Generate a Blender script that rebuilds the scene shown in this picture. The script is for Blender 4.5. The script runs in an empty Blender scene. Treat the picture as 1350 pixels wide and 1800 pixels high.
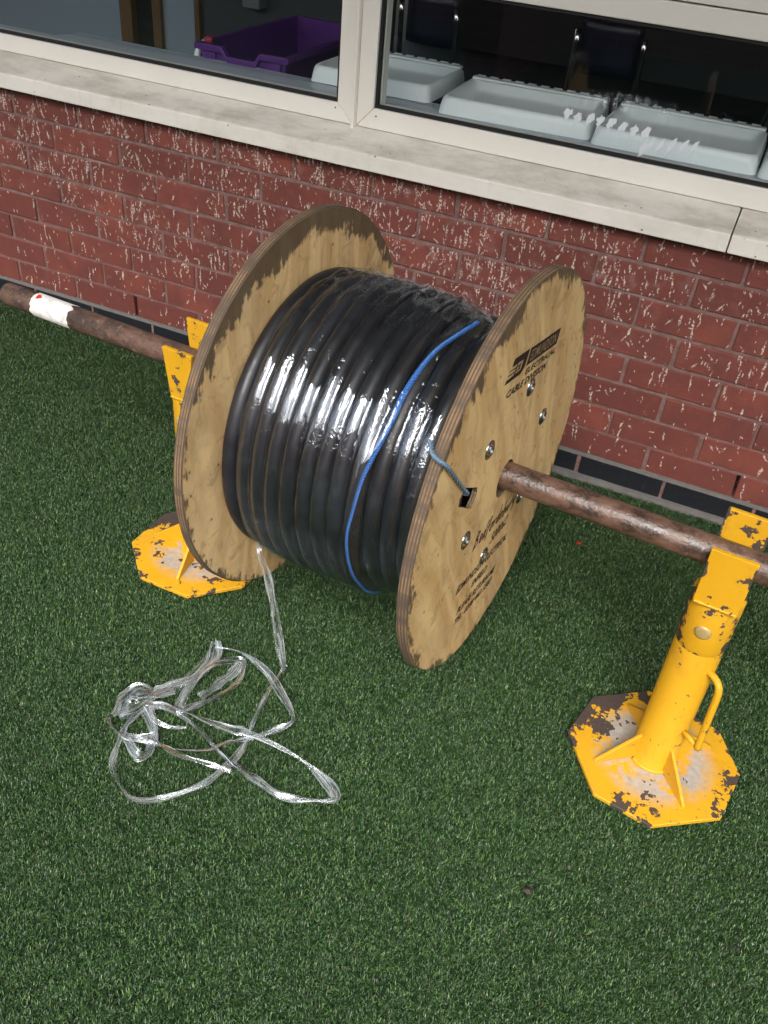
import bpy, bmesh, math, random
from mathutils import Matrix, Vector, noise
import numpy as np
random.seed(7); rng = np.random.default_rng(7)
R = math.radians
scene = bpy.context.scene
col = scene.collection

# ------------------------------------------------------------------ camera
cd = bpy.data.cameras.new('camera'); cam = bpy.data.objects.new('camera', cd); col.objects.link(cam)
cd.sensor_fit = 'VERTICAL'; cd.sensor_height = 36.0; cd.lens = 36.0 * 1581.5 / 1800.0
cd.clip_start = 0.05; cd.clip_end = 200.0
cr = Vector((0.905003, 0.417659, 0.080810)); cdn = Vector((0.313850, -0.527292, -0.789596)); cf = Vector((-0.287171, 0.739949, -0.608283))
cm = Matrix((( cr.x, -cdn.x, -cf.x, -0.00869), (cr.y, -cdn.y, -cf.y, -2.04858), (cr.z, -cdn.z, -cf.z, 1.34351), (0, 0, 0, 1)))
cam.matrix_world = cm
scene.camera = cam

# ------------------------------------------------------------------ sky, sun, exposure
SUN_EL, SUN_AZ = R(47), R(168)
world = bpy.data.worlds.new('World'); scene.world = world; world.use_nodes = True
wn = world.node_tree; wn.nodes.clear()
sky = wn.nodes.new('ShaderNodeTexSky'); sky.sky_type = 'NISHITA'; sky.sun_disc = False
sky.sun_elevation = SUN_EL; sky.sun_rotation = SUN_AZ; sky.dust_density = 4.0; sky.air_density = 1.4; sky.ozone_density = 1.0
hs = wn.nodes.new('ShaderNodeHueSaturation'); hs.inputs['Saturation'].default_value = 0.48
bg = wn.nodes.new('ShaderNodeBackground'); bg.inputs['Strength'].default_value = 0.15
wo = wn.nodes.new('ShaderNodeOutputWorld')
wn.links.new(sky.outputs[0], hs.inputs['Color']); wn.links.new(hs.outputs[0], bg.inputs[0]); wn.links.new(bg.outputs[0], wo.inputs[0])
sl = bpy.data.lights.new('sun', 'SUN'); sun = bpy.data.objects.new('sun', sl); col.objects.link(sun)
sl.energy = 1.3; sl.angle = R(30); sl.color = (1.0, 0.995, 0.985)
sd = Vector((math.sin(SUN_AZ) * math.cos(SUN_EL), math.cos(SUN_AZ) * math.cos(SUN_EL), math.sin(SUN_EL)))
sun.rotation_euler = sd.to_track_quat('Z', 'Y').to_euler(); sun.location = sd * 20
vs = scene.view_settings; vs.view_transform = 'Standard'; vs.look = 'None'; vs.gamma = 1.0; vs.exposure = 1.33; vs.use_curve_mapping = False
scene.cycles.max_bounces = 7; scene.cycles.transparent_max_bounces = 16; scene.cycles.use_denoising = True
scene.cycles.caustics_reflective = False; scene.cycles.caustics_refractive = False

# ------------------------------------------------------------------ helpers
def tag(o, label=None, cat=None, group=None, kind=None):
    if label: o['label'] = label
    if cat: o['category'] = cat
    if group: o['group'] = group
    if kind: o['kind'] = kind
    return o
def empty(name, loc=(0, 0, 0), rotz=0.0, mat=None):
    o = bpy.data.objects.new(name, None); col.objects.link(o); o.empty_display_size = 0.1
    if mat is not None: o.matrix_world = mat
    else: o.location = loc; o.rotation_euler = (0, 0, rotz)
    return o
def mobj(name, verts, faces, material, parent=None, smooth=False):
    me = bpy.data.meshes.new(name); me.from_pydata([tuple(v) for v in verts], [], faces); me.update()
    return lobj(name, me, material, parent, smooth)
def lobj(name, me, material, parent=None, smooth=False):
    if material and not me.materials:
        for m in (material if isinstance(material, (list, tuple)) else [material]): me.materials.append(m)
    if smooth:
        for p in me.polygons: p.use_smooth = True
    o = bpy.data.objects.new(name, me); col.objects.link(o)
    if parent: o.parent = parent
    return o
def bmobj(name, bm, material, parent=None, smooth=False):
    bmesh.ops.recalc_face_normals(bm, faces=bm.faces[:])
    me = bpy.data.meshes.new(name); bm.to_mesh(me); bm.free()
    return lobj(name, me, material, parent, smooth)
def bm_box(bm, x0, x1, y0, y1, z0, z1):
    vs_ = [bm.verts.new((x, y, z)) for x in (x0, x1) for y in (y0, y1) for z in (z0, z1)]
    for f in ((0, 1, 3, 2), (4, 6, 7, 5), (0, 4, 5, 1), (2, 3, 7, 6), (0, 2, 6, 4), (1, 5, 7, 3)):
        bm.faces.new([vs_[i] for i in f])
    return vs_
def box(name, x0, x1, y0, y1, z0, z1, material, parent=None, bev=0.0, seg=2):
    bm = bmesh.new(); bm_box(bm, x0, x1, y0, y1, z0, z1)
    if bev: bmesh.ops.bevel(bm, geom=bm.edges[:], offset=bev, segments=seg, affect='EDGES', profile=0.6)
    return bmobj(name, bm, material, parent)
def prism(name, pts, axis, a0, a1, material, parent=None, bev=0.0):
    """extrude a 2-D outline along an axis ('x': pts are (y,z), 'y': (x,z), 'z': (x,y))"""
    bm = bmesh.new()
    f3 = {'x': lambda p, a: (a, p[0], p[1]), 'y': lambda p, a: (p[0], a, p[1]), 'z': lambda p, a: (p[0], p[1], a)}[axis]
    A = [bm.verts.new(f3(p, a0)) for p in pts]; B = [bm.verts.new(f3(p, a1)) for p in pts]
    n = len(pts); bm.faces.new(A); bm.faces.new(B[::-1])
    for i in range(n): bm.faces.new((A[i], A[(i + 1) % n], B[(i + 1) % n], B[i]))
    if bev: bmesh.ops.bevel(bm, geom=bm.edges[:], offset=bev, segments=1, affect='EDGES')
    return bmobj(name, bm, material, parent)
def catmull(pts, k):
    P = [Vector(p) for p in pts]; P = [2 * P[0] - P[1]] + P + [2 * P[-1] - P[-2]]; out = []
    for i in range(1, len(P) - 2):
        for j in range(k):
            t = j / k; a, b, c, d = P[i - 1], P[i], P[i + 1], P[i + 2]
            out.append(0.5 * ((2 * b) + (c - a) * t + (2 * a - 5 * b + 4 * c - d) * t * t + (3 * b - a - 3 * c + d) * t ** 3))
    out.append(P[-2]); return out
def tube_data(path, rad, sides=10, closed=False):
    P = [Vector(p) for p in path]; n = len(P); V = []; F = []
    rad = rad if callable(rad) else (lambda t, r_=rad: r_)
    T0 = (P[1] - P[0]).normalized(); up = Vector((0, 0, 1)) if abs(T0.z) < 0.9 else Vector((1, 0, 0))
    nrm = (up - T0 * up.dot(T0)).normalized()
    for i in range(n):
        T = (P[min(i + 1, n - 1)] - P[max(i - 1, 0)]).normalized()
        nrm = (nrm - T * nrm.dot(T)).normalized(); b = T.cross(nrm); r_ = rad(i / (n - 1))
        for s in range(sides):
            a = 2 * math.pi * s / sides; V.append(P[i] + (nrm * math.cos(a) + b * math.sin(a)) * r_)
    for i in range(n - 1):
        for s in range(sides):
            s2 = (s + 1) % sides; F.append((i * sides + s, i * sides + s2, (i + 1) * sides + s2, (i + 1) * sides + s))
    F.append(tuple(range(sides))[::-1]); F.append(tuple((n - 1) * sides + s for s in range(sides)))
    return V, F
def tube(name, path, rad, material, parent=None, sides=10):
    V, F = tube_data(path, rad, sides); return mobj(name, V, F, material, parent, True)
def lathe_x(name, prof, segs, material, parent=None, smooth=True, cy=0.0, cz=0.0, closed=False):
    """revolve (x, r) profile about the local x axis"""
    V = []; F = []; m = len(prof)
    for i in range(segs):
        a = 2 * math.pi * i / segs
        for x, r_ in prof: V.append((x, cy + r_ * math.cos(a), cz + r_ * math.sin(a)))
    for i in range(segs):
        j = (i + 1) % segs
        for k in range(m if closed else m - 1):
            k2 = (k + 1) % m; F.append((i * m + k, j * m + k, j * m + k2, i * m + k2))
    return mobj(name, V, F, material, parent, smooth)
def bevel_mod(o, w, seg=2, ang=30):
    md = o.modifiers.new('bevel', 'BEVEL'); md.width = w; md.segments = seg; md.limit_method = 'ANGLE'; md.angle_limit = R(ang)
    return o

# ------------------------------------------------------------------ material helpers
class M:
    def __init__(s, name):
        s.m = bpy.data.materials.new(name); s.m.use_nodes = True; s.t = s.m.node_tree; s.t.nodes.clear()
        s.out = s.t.nodes.new('ShaderNodeOutputMaterial')
    def n(s, typ, props=None, **inp):
        nd = s.t.nodes.new('ShaderNode' + typ)
        for k, v in (props or {}).items(): setattr(nd, k, v)
        for k, v in inp.items():
            key = k.replace('_', ' ')
            sock = nd.inputs[int(k[1:])] if k[0] == 'i' and k[1:].isdigit() else nd.inputs[key]
            s.set(sock, v)
        return nd
    def set(s, sock, v):
        if isinstance(v, bpy.types.NodeSocket): s.t.links.new(v, sock)
        elif isinstance(v, bpy.types.Node): s.t.links.new(v.outputs[0], sock)
        else:
            if isinstance(v, tuple) and len(v) == 3 and sock.type == 'RGBA': v = (*v, 1)
            sock.default_value = v
    def math(s, op, a, b=None, c=None, clamp=False):
        nd = s.t.nodes.new('ShaderNodeMath'); nd.operation = op; nd.use_clamp = clamp
        for i, v in enumerate((a, b, c)):
            if v is not None: s.set(nd.inputs[i], v)
        return nd.outputs[0]
    def mix(s, f, a, b, blend='MIX'):
        nd = s.t.nodes.new('ShaderNodeMix'); nd.data_type = 'RGBA'; nd.blend_type = blend
        s.set(nd.inputs[0], f); s.set(nd.inputs[6], a); s.set(nd.inputs[7], b); return nd.outputs[2]
    def ramp(s, v, lo, hi, a=0.0, b=1.0):
        nd = s.t.nodes.new('ShaderNodeMapRange'); nd.interpolation_type = 'SMOOTHSTEP'
        s.set(nd.inputs[0], v); s.set(nd.inputs[1], lo); s.set(nd.inputs[2], hi); s.set(nd.inputs[3], a); s.set(nd.inputs[4], b); return nd.outputs[0]
    def noise(s, vec, scale, detail=3.0, rough=0.55, dist=0.0, dims='3D'):
        return s.n('TexNoise', {'noise_dimensions': dims}, Vector=vec, Scale=scale, Detail=detail, Roughness=rough, Distortion=dist).outputs[0]
    def map(s, vec, rot=(0, 0, 0), sc=(1, 1, 1), loc=(0, 0, 0)):
        return s.n('Mapping', None, Vector=vec, Rotation=rot, Scale=sc, Location=loc).outputs[0]
    def bump(s, h, strength, dist=0.002, nrm=None):
        nd = s.n('Bump', None, Height=h, Strength=strength, Distance=dist)
        if nrm is not None: s.set(nd.inputs['Normal'], nrm)
        return nd.outputs[0]
    def pos(s): return s.n('NewGeometry').outputs['Position']
    def obj(s): return s.n('TexCoord').outputs['Object']
    def uv(s): return s.n('TexCoord').outputs['UV']
    def xyz(s, v):
        nd = s.n('SeparateXYZ', None, Vector=v); return nd.outputs[0], nd.outputs[1], nd.outputs[2]
    def vec(s, x, y, z): return s.n('CombineXYZ', None, X=x, Y=y, Z=z).outputs[0]
    def rand(s): return s.n('ObjectInfo').outputs['Random']
    def surf(s, **kw):
        b = s.n('BsdfPrincipled', None, **kw); s.t.links.new(b.outputs[0], s.out.inputs[0]); return s.m

def simple(name, colr, rough=0.5, metal=0.0, var=0.12, scale=30.0, bump=0.0, spec=0.5):
    s = M(name); p = s.pos(); nz = s.noise(p, scale, 4.0)
    c2 = tuple(c * (1 - var) for c in colr); c1 = tuple(min(1, c * (1 + var)) for c in colr)
    kw = dict(Base_Color=s.mix(nz, c2, c1), Roughness=s.ramp(nz, 0.2, 0.8, rough * 0.85, min(1, rough * 1.15)), Metallic=metal, Specular_IOR_Level=spec)
    if bump: kw['Normal'] = s.bump(nz, bump, 0.001)
    return s.surf(**kw)

def mat_brick():
    s = M('red_brick'); p = s.pos(); x, y, z = s.xyz(p); rnd = s.rand()
    big = s.noise(p, 9.0, 3.0); fine = s.noise(p, 160.0, 4.0, 0.65)
    c = s.mix(rnd, (0.150, 0.042, 0.031), (0.245, 0.066, 0.046))
    c = s.mix(s.ramp(big, 0.3, 0.75), c, (0.140, 0.043, 0.035))
    c = s.mix(s.math('MULTIPLY', s.ramp(fine, 0.45, 0.75), 0.35), c, (0.11, 0.032, 0.028))
    # drag creases left by the wire cut
    crv = s.n('VectorMath', {'operation': 'ADD'}, i0=p, i1=s.n('VectorMath', {'operation': 'SCALE'}, i0=s.n('TexNoise', None, Vector=p, Scale=14.0).outputs[1], Scale=0.02).outputs[0]).outputs[0]
    cr_ = s.noise(s.map(crv, sc=(22, 22, 240)), 1.0, 3.0, 0.6)
    # chalky scratches
    warp = s.n('VectorMath', {'operation': 'SCALE'}, i0=s.n('TexNoise', None, Vector=p, Scale=60.0, Detail=3.0).outputs[1], Scale=0.011).outputs[0]
    q = s.n('VectorMath', {'operation': 'ADD'}, i0=s.vec(x, z, 0.0), i1=warp).outputs[0]
    dens = s.noise(s.vec(x, z, 0.0), 4.5, 2.0, 0.6)
    hgt = s.ramp(z, 0.10, 0.62, 0.0, 1.0)
    mid = s.math('MULTIPLY', s.ramp(x, -2.2, -1.0, 0.75, 1.35), s.ramp(x, -0.75, -0.1, 1.0, 0.5))
    D = s.math('MULTIPLY', s.math('MULTIPLY', s.ramp(dens, 0.30, 0.66, 0.35, 1.35), s.math('ADD', s.math('MULTIPLY', hgt, 0.8), 0.2)), mid)
    D = s.math('MULTIPLY', D, s.math('ADD', 0.45, s.math('MULTIPLY', s.math('FRACT', s.math('MULTIPLY', rnd, 7.31)), 0.9)))
    tot = None
    for ang, sx, sy, th, k, off in ((4, 72, 15, .15, .34, 0.0), (-10, 80, 17, .14, .28, 3.3), (34, 84, 20, .13, .22, 7.7), (-40, 88, 20, .13, .18, 11.1), (78, 90, 26, .12, .07, 19.0), (8, 150, 44, .18, .20, 31.0), (-25, 190, 70, .20, .16, 37.0), (3, 105, 8, .15, .20, 43.0), (-6, 110, 9, .15, .16, 47.0)):
        v = s.map(s.map(q, rot=(0, 0, R(ang))), sc=(sx, sy, 1), loc=(off, off, 0))
        vo = s.n('TexVoronoi', {'voronoi_dimensions': '2D', 'feature': 'F1'}, Vector=v, Scale=1.0)
        rr = s.xyz(vo.outputs['Color'])[0]
        keep = s.math('LESS_THAN', rr, s.math('MULTIPLY', D, k * 0.78))
        m_ = s.math('MULTIPLY', keep, s.ramp(vo.outputs['Distance'], th - 0.03, th + 0.11, s.ramp(rr, 0.0, 0.3, 1.0, 0.55), 0.0))
        tot = m_ if tot is None else s.math('MAXIMUM', tot, m_)
    brk = s.ramp(s.noise(p, 210.0, 3.0), 0.40, 0.58)
    tot = s.math('MULTIPLY', s.math('MULTIPLY', tot, brk), 0.85)
    c = s.mix(s.math('MULTIPLY', s.ramp(s.noise(p, 26.0, 4.0), 0.5, 0.8), s.math('MULTIPLY', D, 0.30)), c, (0.40, 0.28, 0.25))
    c = s.mix(tot, c, (0.70, 0.63, 0.56))
    h = s.math('ADD', s.math('MULTIPLY', cr_, 0.8), s.math('ADD', s.math('MULTIPLY', fine, 0.5), s.math('MULTIPLY', tot, 0.15)))
    return s.surf(Base_Color=c, Roughness=0.72, Specular_IOR_Level=0.35, Normal=s.bump(h, 0.55, 0.0022))
def mat_mortar():
    s = M('mortar'); p = s.pos(); z = s.xyz(p)[2]; nz = s.noise(p, 40.0, 5.0, 0.7); f = s.noise(p, 420.0, 2.0)
    c = s.mix(s.ramp(nz, 0.3, 0.7), (0.150, 0.080, 0.070), (0.24, 0.145, 0.130))
    c = s.mix(s.ramp(s.noise(p, 7.0, 2.0), 0.5, 0.75, 0.0, 0.5), c, (0.31, 0.215, 0.195))
    return s.surf(Base_Color=c, Roughness=0.9, Normal=s.bump(s.math('ADD', f, nz), 0.6, 0.002))
def mat_black_brick():
    s = M('black_brick'); p = s.pos(); nz = s.noise(p, 60.0, 5.0, 0.65)
    c = s.mix(s.ramp(nz, 0.55, 0.85), (0.012, 0.014, 0.018), (0.07, 0.075, 0.08))
    return s.surf(Base_Color=c, Roughness=0.45, Normal=s.bump(nz, 0.4, 0.002))
def mat_cream(name, grime=0.0):
    s = M(name); p = s.pos(); x, y, z = s.xyz(p)
    nz = s.noise(p, 11.0, 5.0, 0.6); f = s.noise(s.map(p, sc=(1, 1, 5)), 60.0, 3.0)
    c = s.mix(nz, (0.77, 0.735, 0.67), (0.84, 0.805, 0.745))
    if grime:
        up_ = s.ramp(s.xyz(s.n('NewGeometry').outputs['Normal'])[2], 0.5, 0.9, 0.35, 1.0)
        c = s.mix(s.math('MULTIPLY', up_, 0.35), c, (0.60, 0.55, 0.49))
        g = s.math('MULTIPLY', up_, s.ramp(s.noise(s.map(p, sc=(1, 2.2, 2.2)), 5.0, 6.0, 0.7), 0.38, 0.70, 0.0, grime))
        c = s.mix(g, c, (0.42, 0.37, 0.30))
        strk = s.ramp(s.noise(s.map(p, sc=(40, 3, 3)), 1.0, 3.0), 0.55, 0.8, 0.0, grime * 0.45); c = s.mix(strk, c, (0.50, 0.47, 0.42))
        br = s.math('MULTIPLY', s.ramp(s.noise(p, 3.3, 3.0), 0.56, 0.72), s.ramp(s.noise(p, 24.0, 4.0), 0.5, 0.7, 0.0, 0.5)); c = s.mix(br, c, (0.36, 0.27, 0.17))
        vo = s.n('TexVoronoi', {'feature': 'F1'}, Vector=s.map(p, sc=(1, 1.3, 1.3)), Scale=62.0)
        kp = s.math('MULTIPLY', s.math('LESS_THAN', s.xyz(vo.outputs['Color'])[0], s.ramp(s.noise(p, 5.0, 1.0), 0.5, 0.68, 0.0, 0.30)), s.ramp(vo.outputs['Distance'], 0.10, 0.22, 1.0, 0.0))
        c = s.mix(s.math('MULTIPLY', kp, 0.85), c, (0.06, 0.04, 0.025))
    else:
        c = s.mix(s.ramp(s.noise(p, 22.0, 5.0, 0.7), 0.55, 0.8, 0.0, 0.22), c, (0.50, 0.46, 0.40))
    return s.surf(Base_Color=c, Roughness=s.ramp(f, 0.3, 0.7, 0.36, 0.5), Normal=s.bump(nz, 0.06, 0.002))
def mat_glass():
    s = M('window_glass'); lw = s.n('LayerWeight', None, Blend=0.5); f = lw.outputs['Facing']
    fr = s.math('ADD', s.math('MULTIPLY', s.math('POWER', f, 5.0), 0.95), 0.028)
    g = s.n('BsdfGlossy', None, Color=(1, 1, 1), Roughness=0.015); t = s.n('BsdfTransparent', None, Color=(0.95, 0.975, 0.975))
    mx = s.n('MixShader', None, i0=fr, i1=t, i2=g); s.t.links.new(mx.outputs[0], s.out.inputs[0]); return s.m
def mat_film(name, f0, haze, rough, sc, bumpk, use_uv, gz=0.75, cr=None):
    s = M(name); v = s.uv() if use_uv else s.obj()
    nz = s.noise(s.map(v, sc=sc), 1.0, 4.0, 0.6, 0.6); n2 = s.noise(s.map(v, sc=tuple(k * 3.1 for k in sc)), 1.0, 2.0)
    hgt = s.math('ADD', nz, s.math('MULTIPLY', n2, 0.4))
    if cr:      # crinkles gather in scattered patches
        pk = s.math('MULTIPLY', s.ramp(s.noise(s.map(v, sc=(16, 1.8, 1)), 1.0, 2.0), 0.42, 0.62), s.ramp(s.math('ABSOLUTE', s.math('SUBTRACT', s.noise(s.map(v, sc=cr), 1.0, 2.0, 0.6, 1.2), 0.5)), 0.0, 0.10, 1.0, 0.0))
        hgt = s.math('ADD', hgt, s.math('MULTIPLY', pk, 0.19))
    b = s.bump(hgt, bumpk, 0.004)
    lw = s.n('LayerWeight', None, Blend=0.5, Normal=b); f = lw.outputs['Facing']
    fr = s.math('ADD', s.math('MULTIPLY', s.math('POWER', f, 4.0), gz), f0, clamp=True)
    g = s.n('BsdfGlossy', None, Color=(0.88, 0.93, 1), Roughness=rough, Normal=b); t = s.n('BsdfTransparent', None, Color=(0.97, 0.98, 0.99))
    d = s.n('BsdfDiffuse', None, Color=(0.88, 0.91, 0.93)); tr = s.n('BsdfTranslucent', None, Color=(0.88, 0.91, 0.93))
    dd = s.n('MixShader', None, i0=0.4, i1=d, i2=tr)
    hz = s.math('MULTIPLY', s.ramp(nz, 0.35, 0.75), haze)
    a = s.n('MixShader', None, i0=hz, i1=t, i2=dd); mx = s.n('MixShader', None, i0=fr, i1=a, i2=g)
    s.t.links.new(mx.outputs[0], s.out.inputs[0]); return s.m
def mat_ply(name, ang, dirt, top, tint):
    s = M(name); p = s.obj(); x, y, z = s.xyz(p)
    v = s.map(s.vec(y, z, 0.0), rot=(0, 0, R(ang)))
    w = s.n('VectorMath', {'operation': 'ADD'}, i0=v, i1=s.n('VectorMath', {'operation': 'SCALE'}, i0=s.n('TexNoise', None, Vector=s.map(v, sc=(3.0, 1.2, 1)), Scale=2.2, Detail=2.0).outputs[1], Scale=0.16).outputs[0]).outputs[0]
    band = s.n('TexNoise', None, Vector=s.map(w, sc=(26, 2.0, 1)), Scale=1.0, Detail=2.0, Roughness=0.4).outputs[0]
    line = s.noise(s.map(w, sc=(230, 5, 1)), 1.0, 3.0, 0.6)
    c = s.mix(s.ramp(band, 0.36, 0.62), tuple(t * k for t, k in zip(tint, (0.60, 0.435, 0.235))), tuple(t * k for t, k in zip(tint, (0.46, 0.305, 0.150))))
    c = s.mix(s.ramp(s.noise(s.map(w, sc=(60, 3, 1)), 1.0, 2.0), 0.55, 0.72, 0.0, 0.5), c, (0.64, 0.50, 0.31))
    c = s.mix(s.ramp(line, 0.5, 0.75, 0.0, 0.28), c, (0.30, 0.19, 0.09))
    blot = s.noise(s.vec(y, z, x), 7.0, 5.0, 0.65)
    c = s.mix(s.ramp(blot, 0.48, 0.68, 0.0, 0.4), c, (0.38, 0.26, 0.135))
    sm = s.noise(s.vec(y, z, x), 38.0, 4.0, 0.7)
    c = s.mix(s.ramp(sm, 0.62, 0.80, 0.0, 0.45), c, (0.17, 0.115, 0.065))
    mo = s.noise(s.map(v, sc=(1.0, 0.55, 1)), 30.0, 5.0, 0.7, 0.8)
    c = s.mix(s.ramp(mo, 0.34, 0.50, 0.5, 0.0), c, (0.29, 0.185, 0.09)); c = s.mix(s.ramp(mo, 0.56, 0.72, 0.0, 0.5), c, (0.68, 0.56, 0.38))
    for a_, sc_, of in ((34, (90, 3.2, 1), 0.0), (-58, (80, 4.0, 1), 4.0), (80, (120, 5.0, 1), 9.0)):
        vo = s.n('TexVoronoi', {'voronoi_dimensions': '2D'}, Vector=s.map(s.map(v, rot=(0, 0, R(a_))), sc=sc_, loc=(of, of, 0)), Scale=1.0)
        kp = s.math('MULTIPLY', s.math('LESS_THAN', s.xyz(vo.outputs['Color'])[0], 0.10), s.ramp(vo.outputs['Distance'], 0.06, 0.13, 0.55, 0.0)); c = s.mix(kp, c, (0.66, 0.55, 0.38) if of < 8 else (0.10, 0.065, 0.035))
    sp_ = s.n('TexVoronoi', {'voronoi_dimensions': '2D'}, Vector=s.vec(y, z, 0.0), Scale=42.0)
    c = s.mix(s.math('MULTIPLY', s.math('LESS_THAN', s.xyz(sp_.outputs['Color'])[0], 0.06), s.ramp(sp_.outputs['Distance'], 0.05, 0.16, 0.8, 0.0)), c, (0.05, 0.032, 0.02))
    # dirt ground into the rim
    rr = s.math('SQRT', s.math('ADD', s.math('MULTIPLY', y, y), s.math('MULTIPLY', z, z)))
    tw = s.math('MULTIPLY', s.ramp(z, 0.10, 0.33), top)
    br = s.noise(s.map(v, sc=(90, 14, 1)), 1.0, 4.0, 0.65)
    edge = s.math('ADD', rr, s.math('ADD', s.math('MULTIPLY', s.math('SUBTRACT', br, 0.5), 0.085), s.math('ADD', tw, s.math('MULTIPLY', s.math('SUBTRACT', s.noise(s.vec(y, z, x), 11.0, 4.0, 0.7), 0.5), 0.14))))
    dm = s.ramp(edge, 0.353 - dirt, 0.353 - dirt + 0.016)
    c = s.mix(s.math('MULTIPLY', dm, 0.86), c, s.mix(sm, (0.022, 0.016, 0.012), (0.085, 0.060, 0.042)))
    return s.surf(Base_Color=c, Roughness=0.62, Specular_IOR_Level=0.35, Normal=s.bump(s.math('ADD', line, s.math('MULTIPLY', sm, 0.6)), 0.30, 0.0012))
def mat_plyedge():
    s = M('plywood_edge'); p = s.obj(); x, y, z = s.xyz(p)
    ang = s.math('ARCTAN2', z, y)
    nz = s.noise(s.vec(s.math('MULTIPLY', ang, 9.0), s.math('MULTIPLY', x, 60.0), 0.0), 2.5, 4.0)
    ply = s.math('FRACT', s.math('ADD', s.math('DIVIDE', x, 0.0049), s.math('MULTIPLY', nz, 0.25)))
    c = s.mix(s.ramp(s.math('PINGPONG', ply, 0.5), 0.10, 0.36), (0.070, 0.041, 0.023), (0.27, 0.165, 0.08))
    c = s.mix(s.ramp(s.noise(s.vec(s.math('MULTIPLY', ang, 3.0), x, 0.0), 3.0, 5.0, 0.7), 0.34, 0.66, 0.25, 0.95), c, (0.075, 0.053, 0.037))
    g = s.noise(s.vec(s.math('MULTIPLY', ang, 40.0), s.math('MULTIPLY', x, 900.0), 0.0), 1.0, 3.0)
    return s.surf(Base_Color=c, Roughness=0.8, Normal=s.bump(s.math('ADD', s.math('PINGPONG', ply, 0.5), g), 0.7, 0.0012))
def mat_pipe():
    s = M('rusty_pipe'); p = s.obj(); x, y, z = s.xyz(p)
    n1 = s.noise(s.map(p, sc=(1, 1.6, 1.6)), 22.0, 6.0, 0.68); n2 = s.noise(p, 75.0, 5.0, 0.7); n3 = s.noise(s.map(p, sc=(60, 6, 6)), 1.0, 2.0)
    c = s.mix(s.ramp(n1, 0.36, 0.62), (0.040, 0.025, 0.020), (0.125, 0.066, 0.044))
    c = s.mix(s.ramp(n2, 0.5, 0.72, 0.0, 0.75), c, (0.17, 0.105, 0.078))
    c = s.mix(s.ramp(s.noise(p, 34.0, 5.0, 0.7), 0.57, 0.68, 0.0, 0.7), c, (0.030, 0.024, 0.022))
    c = s.mix(s.ramp(s.noise(p, 50.0, 4.0), 0.62, 0.74, 0.0, 0.6), c, (0.25, 0.21, 0.18))
    n4 = s.noise(p, 210.0, 3.0, 0.7)
    dull = s.ramp(x, -0.62, -0.35)          # left end is dry rust, right end is worn smooth
    ro = s.math('SUBTRACT', 0.68, s.math('MULTIPLY', dull, s.ramp(n1, 0.35, 0.62, 0.46, 0.26)))
    return s.surf(Base_Color=c, Roughness=ro, Metallic=0.0, Specular_IOR_Level=s.math('ADD', 0.4, s.math('MULTIPLY', dull, 0.35)), Normal=s.bump(s.math('ADD', s.math('ADD', n2, s.math('MULTIPLY', n4, 0.55)), s.math('MULTIPLY', n3, 0.25)), 0.9, 0.0018))
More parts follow.
